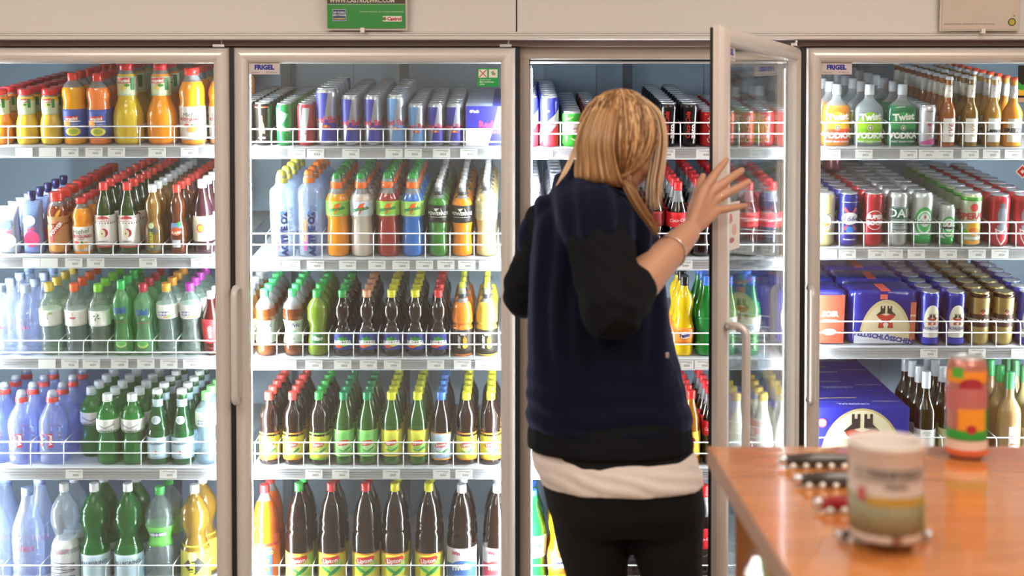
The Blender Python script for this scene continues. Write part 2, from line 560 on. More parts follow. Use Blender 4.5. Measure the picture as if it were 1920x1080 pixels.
def beer_extra(t):
    hx = JOINTS[4] - .007
    sticker(t, 'round_notice', X0(1912) - hx, X0(1972) - hx, P(0, 192, 0).z - DOOR_BOT, P(0, 122, 0).z - DOOR_BOT, '1c1b18', [
        ('G', [(-50, -36), (-50, 8), (-34, -4), (-20, 18), (-8, 0), (8, 24), (30, -4), (50, 12), (50, -36)], '3fae3a'),
        ('G', [(-50, -36), (-50, -16), (-34, -20), (-20, 2), (-8, -14), (8, 6), (30, -16), (50, -8), (50, -36)], 'f3c63a'), ('R', 0, -50, 99, 14, 'd8b49a')], label='black sticker with green and yellow flames')
    z = P(0, 322, 0).z - DOOR_BOT; xa = X0(1922) - hx
    s = link('diamond_sticker', print_me('diamond_sticker', [('R', 0, 0, 32, 32, 'e8e2d8', 45), ('R', 0, 0, 25, 25, 'c03a35', 45), ('R', 0, 0, 10, 10, 'e8e2d8', 45)], flat_map((xa, .0185, z), (1, 0, 0), (0, 0, 1), (0, -1, 0)), step=None), None, t)


door(JOINTS[4] - .007, 0, 'closed glass door of the beer cooler beside the open door', extra=beer_extra)

# ================================================================ products
ORD = ['front', 'second', 'third', 'fourth', 'fifth', 'sixth', 'seventh', 'eighth', 'ninth', 'tenth', 'eleventh', 'twelfth']
NUM = ['one', 'two', 'three', 'four', 'five', 'six', 'seven', 'eight', 'nine', 'ten', 'eleven', 'twelve']
SHN = ['top', 'second', 'third', 'fourth', 'bottom']
COOLN = ['juice', 'iced-tea', 'open', 'beer']
BASE = [[272, 478, 667.6, 872.5, 1105], [274, 482, 669, 873, 1105], [276, 482, 669, 873, 1105], [276, 463, 648.5, 866, 1105]]
RAILS = [[(274, 296), (481, 503), (671, 692), (876, 900), (1108, 1130)], [(276, 298), (485, 508), (672, 694), (877, 899), (1108, 1130)],
         [(277, 299), (485, 507), (672, 694), (877, 899), (1108, 1130)], [(277, 300), (464, 487), (650, 673), (868, 890), (1108, 1130)]]
TILT = [R_(8), R_(8), R_(8), R_(4.0), R_(2.5)]
YF = .145            # front faces of the products
SEEN_LABELS = set()

PR = {
    'lipton': [(0, .80), (.015, .95), (.04, 1), (.08, 1), (.44, 1), (.47, .97), (.52, .93), (.58, .90), (.66, .80), (.74, .62), (.82, .44), (.87, .38), (.99, .36)],
    'lipton_b': [(0, .80), (.015, .95), (.04, 1), (.08, 1), (.42, 1), (.45, .93), (.48, .90), (.54, .95), (.64, .95), (.70, .90), (.77, .70), (.83, .46), (.88, .38), (.99, .36)],
    'nestea': [(0, .8), (.02, .95), (.05, 1), (.36, 1), (.40, .95), (.46, .74), (.50, .68), (.54, .73), (.60, .84), (.68, .87), (.75, .80), (.80, .6), (.85, .44), (.99, .42)],
    'lipton15': [(0, .85), (.02, 1), (.45, 1), (.5, .98), (.53, .9), (.57, .94), (.61, .88), (.65, .9), (.70, .82), (.8, .66), (.87, .42), (.91, .30), (.99, .28)],
    'pelle15': [(0, .85), (.02, 1), (.33, 1), (.38, .96), (.45, .76), (.49, .70), (.53, .76), (.60, .94), (.69, .98), (.77, .88), (.85, .56), (.90, .32), (.99, .29)],
    'pelle': [(0, .9), (.015, 1), (.38, 1), (.44, .97), (.58, .76), (.73, .52), (.80, .44), (.84, .46), (.99, .44)],
    'valser': [(0, .85), (.02, .98), (.2, 1), (.34, .9), (.41, .80), (.46, .9), (.49, 1), (.64, 1), (.70, .96), (.78, .78), (.85, .46), (.99, .42)],
    'granini': [(0, .85), (.03, .97), (.2, 1), (.36, .97), (.46, .82), (.54, .66), (.60, .62), (.84, .62), (.88, .56), (.92, .46), (.99, .45)],
    'granini_s': [(0, .85), (.03, .95), (.2, 1), (.38, .95), (.48, .82), (.54, .75), (.80, .75), (.86, .70), (.90, .62), (.99, .61)],
    'granini_pet': [(0, .85), (.02, 1), (.50, 1), (.55, .94), (.60, .92), (.68, 1), (.75, .98), (.83, .78), (.89, .45), (.99, .42)],
    'michel': [(0, .9), (.02, 1), (.5, 1), (.54, .95), (.58, .95), (.64, 1), (.72, .95), (.82, .72), (.87, .55), (.99, .52)],
    'evian': [(0, .85), (.02, 1), (.07, .96), (.10, 1), (.15, .96), (.18, 1), (.23, .96), (.26, 1), (.31, .97), (.34, 1), (.52, 1), (.58, .96), (.70, .74), (.80, .52), (.87, .40), (.99, .38)],
    'water': [(0, .85), (.02, 1), (.12, .94), (.16, .98), (.26, .93), (.32, .97), (.42, 1), (.64, 1), (.70, .96), (.78, .78), (.84, .48), (.88, .42), (.99, .40)],
    'waist': [(0, .85), (.03, .97), (.12, 1), (.24, .96), (.33, .84), (.40, .80), (.47, .86), (.55, 1), (.70, 1), (.77, .9), (.84, .60), (.88, .42), (.99, .40)],
    'vittel': [(0, .85), (.02, 1), (.12, .96), (.16, 1), (.30, 1), (.33, .94), (.36, 1), (.55, 1), (.63, .88), (.72, .66), (.78, .46), (.83, .40), (.99, .38)],
    'gatorade': [(0, .85), (.02, .95), (.10, .97), (.30, .94), (.41, .86), (.45, .90), (.49, 1), (.66, 1), (.70, .94), (.78, .66), (.82, .54), (.99, .5)],
    'powerade': [(0, .8), (.03, .95), (.15, .93), (.33, .85), (.43, .94), (.48, 1), (.69, 1), (.75, .92), (.80, .66), (.84, .40), (.99, .36)],
    'active': [(0, .95), (.012, 1), (.74, 1), (.78, .92), (.82, .62), (.85, .48), (.99, .46)],
    'isostar': [(0, .9), (.02, 1), (.38, 1), (.41, .90), (.43, .86), (.46, 1), (.54, 1.02), (.60, .94), (.70, .80), (.75, .52), (.79, .38), (.99, .36)],
    'coke': [(0, .85), (.02, .97), (.14, .96), (.25, .88), (.33, .94), (.42, 1), (.58, 1), (.67, .80), (.77, .55), (.84, .42), (.99, .40)],
    'eve': [(0, .95), (.012, 1), (.44, 1), (.50, .94), (.56, .76), (.62, .54), (.70, .44), (.94, .36), (.955, .41), (.985, .40)],
    'wine': [(0, .97), (.01, 1), (.50, 1), (.57, .94), (.64, .70), (.70, .46), (.76, .38), (.99, .35)],
    'flask': [(0, .94), (.02, 1), (.50, 1), (.58, .98), (.64, .88), (.70, .62), (.74, .42), (.78, .32), (.99, .30)],
    'fanta': [(0, .85), (.03, .95), (.12, .92), (.28, 1), (.36, .98), (.46, .80), (.52, .76), (.60, .88), (.68, .92), (.76, .74), (.82, .46), (.86, .38), (.99, .36)],
}


def prof_r(prof, z):
    for (z0, r0), (z1, r1) in zip(prof[:-1], prof[1:]):
        if z0 <= z <= z1:
            return r0 + (r1 - r0) * (z - z0) / max(1e-9, z1 - z0)
    return prof[-1][1] if z > prof[-1][0] else prof[0][1]


PROTO = {}


def bottle(kind, H, R, cap='e23b3b', body='5a2a12', trans=0, clearb=None, fill=.86, neckc='d8dde0', caph=.10, capr=.44, labels=(), prints=None, style='screw', squash=1.0, cap2=None, neckband=None):
    """Part list of one bottle: (name, mesh, parent index, front rows only)."""
    base = PR[kind]
    prof = [(z * H, r * R) for z, r in catmull(base, 3)]
    zc = H * (1 - caph)
    pf = [(z, r) for z, r in prof if z < H * .985]
    if clearb:
        bm_ = clear(clearb[0], clearb[1]); mats = [bm_]; zcut = None
    else:
        mats = [juice(body, trans), clear(neckc, .3)]; zcut = fill * H
        if fill >= 1: mats = mats[:1]; zcut = None
    parts = [('body', lathe_me('body', pf, 24, mats, zcut, squash), None, False)]
    cr = capr * R
    ch = caph * H
    if style == 'screw':
        cp = [(zc - .10 * ch, cr * .97), (zc + .05 * ch, cr * 1.0), (zc + .12 * ch, cr), (zc + .16 * ch, cr * .95), (zc + .22 * ch, cr), (zc + .9 * ch, cr * .97), (zc + ch, cr * .86)]
        parts.append(('cap', lathe_me('cap', cp, 20, [plastic(cap)], None, 1), None, False))
    elif style == 'sport':     # coloured collar with a domed cover
        c1 = [(zc, cr), (zc + .05 * ch, cr * 1.04), (zc + .38 * ch, cr * 1.0), (zc + .42 * ch, cr * .9)]
        c2 = [(zc + .38 * ch, cr * .84), (zc + .46 * ch, cr * .86), (zc + .75 * ch, cr * .78), (zc + .93 * ch, cr * .62), (zc + ch, cr * .35)]
        parts.append(('cap_collar', lathe_me('cap_collar', c1, 20, [plastic(cap)]), None, False))
        parts.append(('cap_dome', lathe_me('cap_dome', c2, 20, [cap2 or clear('e6eaf0', .55, 'dome')]), None, False))
    elif style == 'pull':      # narrow sports spout
        c1 = [(zc, cr), (zc + .3 * ch, cr), (zc + .34 * ch, cr * .8)]
        c2 = [(zc + .32 * ch, cr * .62), (zc + .5 * ch, cr * .6), (zc + .55 * ch, cr * .74), (zc + .92 * ch, cr * .70), (zc + ch, cr * .5)]
        parts.append(('cap_collar', lathe_me('cap_collar', c1, 20, [plastic(cap)]), None, False))
        parts.append(('cap_spout', lathe_me('cap_spout', c2, 18, [cap2 or plastic('f2f2f0')]), None, False))
    elif style == 'crown':
        cp = []
        cp = [(H * .955, cr * 1.12), (H * .962, cr * 1.15), (H * .985, cr * .98), (H * .998, cr * .9), (H, cr * .7)]
        parts.append(('crown_cap', lathe_me('crown_cap', cp, 21, [plastic(cap)]), None, False))
    elif style == 'capsule':
        cp = [(zc, cr * 1.02), (zc + .04 * ch, cr * 1.04), (zc + .95 * ch, cr), (zc + ch, cr * .9)]
        parts.append(('capsule', lathe_me('capsule', cp, 20, [plastic(cap)]), None, False))
    lab_i = None
    for z0, z1, c in labels:
        n = 6
        lp = [((z0 + (z1 - z0) * i / n) * H, prof_r(prof, (z0 + (z1 - z0) * i / n) * H) + .0005) for i in range(n + 1)]
        me = lathe_me('label', lp, 28, [paint(c)], None, squash)
        parts.append(('label', me, None, False))
        if lab_i is None: lab_i = len(parts) - 1
    if neckband:
        z0, z1, c = neckband
        lp = [((z0 + (z1 - z0) * i / 3) * H, prof_r(prof, (z0 + (z1 - z0) * i / 3) * H) + .0006) for i in range(4)]
        parts.append(('neck_label', lathe_me('neck_label', lp, 20, [paint(c)], None, squash), None, False))
    if prints:
        items = prints(H * 1000, R * 1000)

        def mp(u, v, off):
            r = prof_r(prof, v) + .0006 + off
            a = u / r
            if squash != 1:
                sx = math.sin(a); cx_ = math.cos(a)
                x = r * math.copysign(abs(sx) ** .75, sx); y = -r * squash * math.copysign(abs(cx_) ** .75, cx_)
                # flat flask face: take the width directly
                x = u
                q = min(.999, abs(u) / r) ** (1 / .75)
                y = -(r * (1 - q * q) ** .375) * squash - off
                return Vector((x, y, v))
            return Vector((r * math.sin(a), -r * math.cos(a), v))
        parts.append(('label_print', print_me('label_print', items, mp, .005, .008 if kind in ('active', 'flask', 'vittel', 'michel', 'waist', 'eve') else .016), lab_i, True))
    return parts


LID_SHADE = M('can_lid_panel', (.34, .35, .37), .35, metal=1)  # shade of the lid recess put into a darker metal colour


def can(H, R, col, metal=.5, lid='silver', prints=None, bands=()):
    neck = min(.014, H * .09)
    prof = [(0, R * .76), (.003, R * .82), (.009, R * .97), (.013, R), (H - neck - .004, R), (H - neck * .65, R * .95), (H - neck * .25, R * .83), (H - .0022, R * .81)]
    bodym = M('can_' + col + str(metal), hexc(col), .3, metal=metal, coat=.3)
    lm = LIDM if lid == 'silver' else M('can_lid_' + lid, hexc(lid), .28, metal=1)
    parts = [('can_body', lathe_me('can_body', prof, 28, [bodym, lm], H - neck * .45), None, False)]
    lp = [(H - .003, R * .82), (H - .0008, R * .85), (H, R * .835), (H - .0004, R * .80), (H - .0055, R * .75), (H - .006, R * .5)]
    lme = lathe_me('lid', lp, 24, [lm, LID_SHADE])
    lme.polygons.foreach_set('material_index', [0 if i < 3 * 24 else 1 for i in range(len(lme.polygons))])
    parts.append(('lid', lme, None, False))
    # rounded pull tab with a finger hole, lying on the lid
    tv, tf = [], []
    for i in range(12):
        a = i * math.pi / 6
        tv.append((R * .20 * math.cos(a), R * .30 * math.sin(a) - R * .1, H - .0044))
        tv.append((R * .10 * math.cos(a), R * .13 * math.sin(a) - R * .2, H - .0042))
    for i in range(12):
        j = (i + 1) % 12
        tf.append((2 * i, 2 * j, 2 * j + 1, 2 * i + 1))
    parts.append(('pull_tab', mesh_from('pull_tab', tv, tf), 1, False))
    parts[-1][1].materials.append(STEEL)
    for z0, z1, c in bands:
        parts.append(('colour_band', lathe_me('colour_band', [(z0 * H, R + .0003), (z1 * H, R + .0003)], 28, [M('can_' + c + str(metal), hexc(c), .3, metal=metal, coat=.3)]), None, False))
    if prints:
        items = prints(H * 1000, R * 1000)
        parts.append(('can_print', print_me('can_print', items, lambda u, v, off: Vector(((R + .0004 + off) * math.sin(u / R), -(R + .0004 + off) * math.cos(u / R), v)), .005), None, True))
    return parts


def put(parts, name, loc, rot, label, cat, group=None, front=True):
    t = tag(empty(name, loc, rot), label, cat, group); t.rotation_mode = 'ZYX'
    made = []
    for pn, me, par, fr in parts:
        if fr and not front:
            made.append(None); continue
        made.append(link(pn, me, None, t if par is None else made[par]))
    return t


COLCOUNT = {}
COLX = {}


def column(cool, shelf, name, look, cat, cx, top, wpx, make, rows=9, start=0, spin=0, key=None, lean=0, base=None):
    """One column of like products receding on a shelf; sizes are taken at the column's own distance."""
    by = base or BASE[cool][shelf]
    R = .033
    for _ in range(2):
        sc_ = FPX / (CAMD + YF + R); R = wpx / 2 / sc_ * .975
    yb = YF + R
    H = (by - top) / sc_ - R * .05
    zs = P(cx, by, YF).z
    tl = TILT[shelf]
    k_ = (make.__name__ if not key else key, round(H, 3), round(R, 4)) if key else None
    if k_ in PROTO and k_:
        parts = PROTO[k_]
    else:
        parts = make(H, R)
        if k_: PROTO[k_] = parts
    x = P(cx, by, yb).x
    COLX.setdefault((cool, shelf), []).append((x - R, x + R))
    ci = COLCOUNT.get((cool, shelf), 0); COLCOUNT[(cool, shelf)] = ci + 1
    lim = RAILS[cool][shelf - 1][1] if shelf else -999
    r2 = random.Random(int(cx * 7 + top))
    for k in range(start, rows):
        y = yb + k * (2 * R + .0045)
        if y > BACK - .12: break
        z = zs + (y - YF) * math.tan(tl)
        cap_y = proj((x, y, z + H * .88))[1]
        if shelf and cap_y < lim + 2 and k > 0: break
        pos = f'{ORD[k]} in column {NUM[ci]}' if k else f'front of column {NUM[ci]}'
        lab = f'{look}, {pos}, {SHN[shelf]} shelf, {COOLN[cool]} cooler'
        put(parts, name, (x + (r2.uniform(-.001, .001) if k else 0), y, z + .0008), (tl + lean, 0, R_(spin + (r2.uniform(-14, 14) if k else 0))), lab, cat, f'{name.replace("_", " ")}s in the {COOLN[cool]} cooler', k < 2)


# ---- designs -------------------------------------------------------------
def lipton_print(bg2):
    def f(h, r):
        v = h * .27
        return [('E', 9, v - 9, 46, 26, bg2), ('E', 14, v - 16, 30, 7, '2f9a4a', 30), ('E', -6, v - 20, 26, 5, '58b44c', -18),
                ('G', [(-21, v + 2), (-15, v + 10), (0, v + 13), (16, v + 15), (21, v + 8), (15, v - 1), (0, v - 4), (-15, v - 5)], 'd8342e'),
                ('T', 'Lipton', 0, v + 5, 8.5, 'fbf6ea', 5, .03)]
    return f


def tea(cap, label='f1e23c', bg2='f7f0a0', top='f0902e', body='1c0904', kind='lipton'):
    return lambda H, R: bottle(kind, H, R, cap, body, 0, fill=1.1, labels=((.09, .44, label), (.435, .45, top), (.075, .095, top)), prints=lipton_print(bg2))


def gtea(cap, label, bg2, top):
    return lambda H, R: bottle('lipton', H, R, cap, '2f6b1c', .35, fill=1.1, labels=((.14, .48, label), (.475, .49, top), (.125, .145, top)), prints=lambda h, r: [
        (a[0], *a[1:2], a[2], *a[3:]) if a[0] == 'G' else a for a in lipton_print(bg2)(h * 1.1, r)])


def tea15(cap, label='f3e640', bg2='9bd35c', top='f0a02e'):
    def pr(h, r):
        v = h * .265
        return [('E', 10, v - 14, 74, 56, bg2), ('E', 16, v - 30, 60, 12, '2f8f3f', 35), ('E', -14, v - 26, 44, 10, '3fa54a', -30),
                ('G', [(-34, v + 2), (-25, v + 14), (0, v + 16), (28, v + 21), (34, v + 13), (25, v - 3), (0, v - 8), (-26, v - 9)], 'd8342e'),
                ('T', 'Lipton', 0, v + 4, 14, 'fbf6ea', 6, .03)]
    return lambda H, R: bottle('lipton15', H, R, cap, '150603', 0, fill=1.1, caph=.075, capr=.33, labels=((.06, .335, label), (.33, .345, top)), prints=pr)


def nestea(cap, l2='f2d63a'):
    def pr(h, r):
        v = h * .22
        return [('E', 0, v - 7, 58, 14, l2, 6), ('E', -12, v - 14, 26, 10, 'e0592e'), ('E', 0, v + 13, 10, 16, '3f9f3a'), ('E', -9, v + 10, 9, 17, '52b347', 50), ('E', 9, v + 10, 9, 17, '2f8a35', -50), ('T', 'NESTEA', 0, v, 12, 'f7f7f7', 0, .06, .15)]
    return lambda H, R: bottle('nestea', H, R, cap, '180804', 0, fill=1.1, labels=((.10, .36, '2c3d8f'),), prints=pr)


def gat(body, label='8fc646', word='gatorade', trans=0):
    def pr(h, r):
        v = h * .58
        return [('G', [(4, v + 18), (17, v + 21), (9, v + 8), (15, v + 7), (-9, v - 22), (-1, v + 1), (-10, v + 2), (-3, v + 16)], 'ee6a22'), ('T', word, 0, v + 1, 11, '1f7a45', 8, .05, .2), ('R', 0, v - 20, 46, 1.5, 'e9f2d4')]
    return lambda H, R: bottle('gatorade', H, R, 'f06a1e', body, trans, fill=.76, caph=.185, capr=.56, style='sport', cap2=M('cap_dome_green', hexc('128a3c'), .18, coat=.6), labels=((.49, .67, label),), prints=pr)


def power(body, band='15130f', capc='3a3a3a', spout=None):
    def pr(h, r):
        v = h * .60
        return [('T', 'POWERADE', 0, v, 10, 'eef2e6', 0, .03), ('R', 0, v - 12, 60, 1.6, 'cfd6c0'), ('G', [(-14, v + 16), (4, v + 17), (-4, v + 9), (-2, v + 6), (-9, v + 8)], 'e6eadc'), ('G', [(8, v + 20), (14, v + 6), (6, v - 22), (12, v - 2)], 'f2f4ee')]
    return lambda H, R: bottle('powerade', H, R, capc, body, 0, fill=.80, caph=.17, capr=.42, style='pull', cap2=spout or plastic('f0f1f2'), labels=((.47, .71, band),), prints=pr)


def active(capc, bar, trans=.0):
    def pr(h, r):
        return [('T', 'ACTIVE O2', 11, h * .27, 20, '22306e', 90, .06), ('T', 'FRUIT PUNCH', -11, h * .27, 10, bar, 90, .05), ('R', -11, h * .13, 9, h * .11, 'd6428a'), ('E', 6, h * .52, 13, 13, '4f7fc8')]
    return lambda H, R: bottle('active', H, R, capc, clearb=('dfe8f4', .22), caph=.15, capr=.47, style='sport', cap2=plastic(capc), prints=pr)


def isostar(body):
    def pr(h, r):
        v = h * .2
        return [('T', 'FAST', 4, v + 26, 7, 'f2f0e4', 0, .04), ('T', 'isostar', -12, v, 11, 'f2f0e4', 90, .04, .2), ('G', [(4, v - 20), (12, v - 22), (16, v + 8), (8, v + 22), (2, v + 10)], 'f2941e'), ('R', 10, v - 12, 16, 10, 'f6d33a')]
    return lambda H, R: bottle('isostar', H, R, '3b3b42', body, 0, fill=.74, caph=.235, capr=.40, style='pull', cap2=plastic('cfd83a'), labels=((.03, .37, '2a2520'),), prints=pr)


def granini_g(body, kind='granini', capr=.48):
    def pr(h, r):
        v = h * .755
        s = r / 50
        return [('R', -4 * s, v + 9 * s, 46 * s, 17 * s, 'd02c33', 3), ('T', 'granini', -4 * s, v + 9 * s, 11 * s, 'f7f2e4', 3, .04), ('R', 27 * s, v - 2, 14 * s, 40 * s, '1f7d3a'), ('E', -6 * s, v - 12 * s, 28 * s, 18 * s, 'f0d27a'), ('E', 8 * s, v - 6, 18 * s, 10 * s, '4b9d3f')]
    return lambda H, R: bottle(kind, H, R, 'cf2530', body, 0, fill=.86, caph=.085 if kind == 'granini' else .10, capr=capr if kind == 'granini' else .68, labels=((.60, .84, 'd9e6c0') if kind == 'granini' else (.54, .79, 'd9e6c0'),), prints=pr)


def granini_p(body):
    def pr(h, r):
        v = h * .37
        return [('R', 0, v, 44, 16, 'd02c33', 4), ('T', 'granini', 0, v, 10.5, 'f7f2e4', 4, .04), ('E', 0, v - 9, 62, 5, 'eef0f7'), ('E', -16, v - 18, 26, 22, 'f09a2c'), ('T', 'Trinkgenuss', 8, v - 17, 4, 'f7f2e4', 0, 0), ('E', 4, v - 42, 50, 28, 'e7d552'), ('E', 4, v - 42, 32, 17, 'a8b63a')]
    return lambda H, R: bottle('granini_pet', H, R, 'e0352f', body, 0, fill=.80, caph=.105, capr=.45, labels=((.10, .50, '3d55a8'),), prints=pr)


def michel(cap='d9302c', big=True):
    def pr(h, r):
        v = h * .36
        return [('T', 'Michel', 0, v + 10, 15, '2f6b4a', 8, .0, .3), ('T', 'BODYGUARD', 0, v - 6, 9, 'c43a3c', 0, .04), ('T', 'PUR FRUIT', 0, v - 15, 4, 'b04a4c', 0, .02), ('E', 8, v - 36, 40, 22, 'f0a85a', 20), ('E', -12, v - 26, 18, 12, 'd9483a'), ('E', 6, v - 25, 10, 9, '4d8f3a')]
    return lambda H, R: bottle('michel', H, R, cap, 'f5941c', 0, fill=.82, caph=.09, capr=.57, labels=((.06, .50, 'f1ece4'),), prints=pr)


def water(kind, cap, tint, diff, lab=None, pr=None, caph=.105, capr=.44, **kw):
    return lambda H, R: bottle(kind, H, R, cap, clearb=(tint, diff), caph=caph, capr=capr, labels=(lab,) if lab else (), prints=pr, **kw)


def eve(body, word, col='f0ede6', cap='c9ccd2', txt='a03048', rot=90, wcap='e9e4da'):
    def pr(h, r):
        v = h * .24
        o = [('R', 0, v, r * 1.5, h * .34, col), ('T', word, 0, v, 24 if rot else 13, txt, rot, .0 if rot else .06, .3 if rot else 0)]
        o += [('E', 0, h * .80, 7, 7, '8a6a3a'), ('E', 0, h * .80, 4, 4, wcap)]
        return o
    return lambda H, R: bottle('eve', H, R, cap, body, .25, fill=1.1, caph=.045, capr=.40, style='crown', prints=pr, neckband=(.70, .88, wcap))


def twist(liquid, c1, c2, tint=None):
    def pr(h, r):
        v = h * .36
        return [('E', 0, h * .30, r * 1.72, h * .52, c1), ('R', 0, h * .17, r * 1.66, h * .22, c2), ('E', 0, h * .10, r * 1.5, h * .10, c2),
                ('T', 'Twist', 0, h * .48, 21, 'f6f5ee', 4, .05), ('T', 'Mango', 0, h * .395, 10, '3a4a2e', 6, .0, .4), ('E', 0, h * .30, 17, 17, 'e8e4d2'), ('E', 0, h * .30, 13, 13, '4a4438'), ('E', 0, h * .30, 8, 8, 'efece2'),
                ('T', 'VODKA', 0, h * .175, 18, 'f6f5ee', 0, .05), ('T', 'FINEST GRAIN VODKA', 0, h * .075, 5.5, 'f6f5ee', 0, .02)]
    return lambda H, R: bottle('flask', H, R, 'b9bdc4', liquid, .3, clearb=tint, fill=.66, caph=.17, capr=.31, squash=.55, prints=pr, style='capsule')


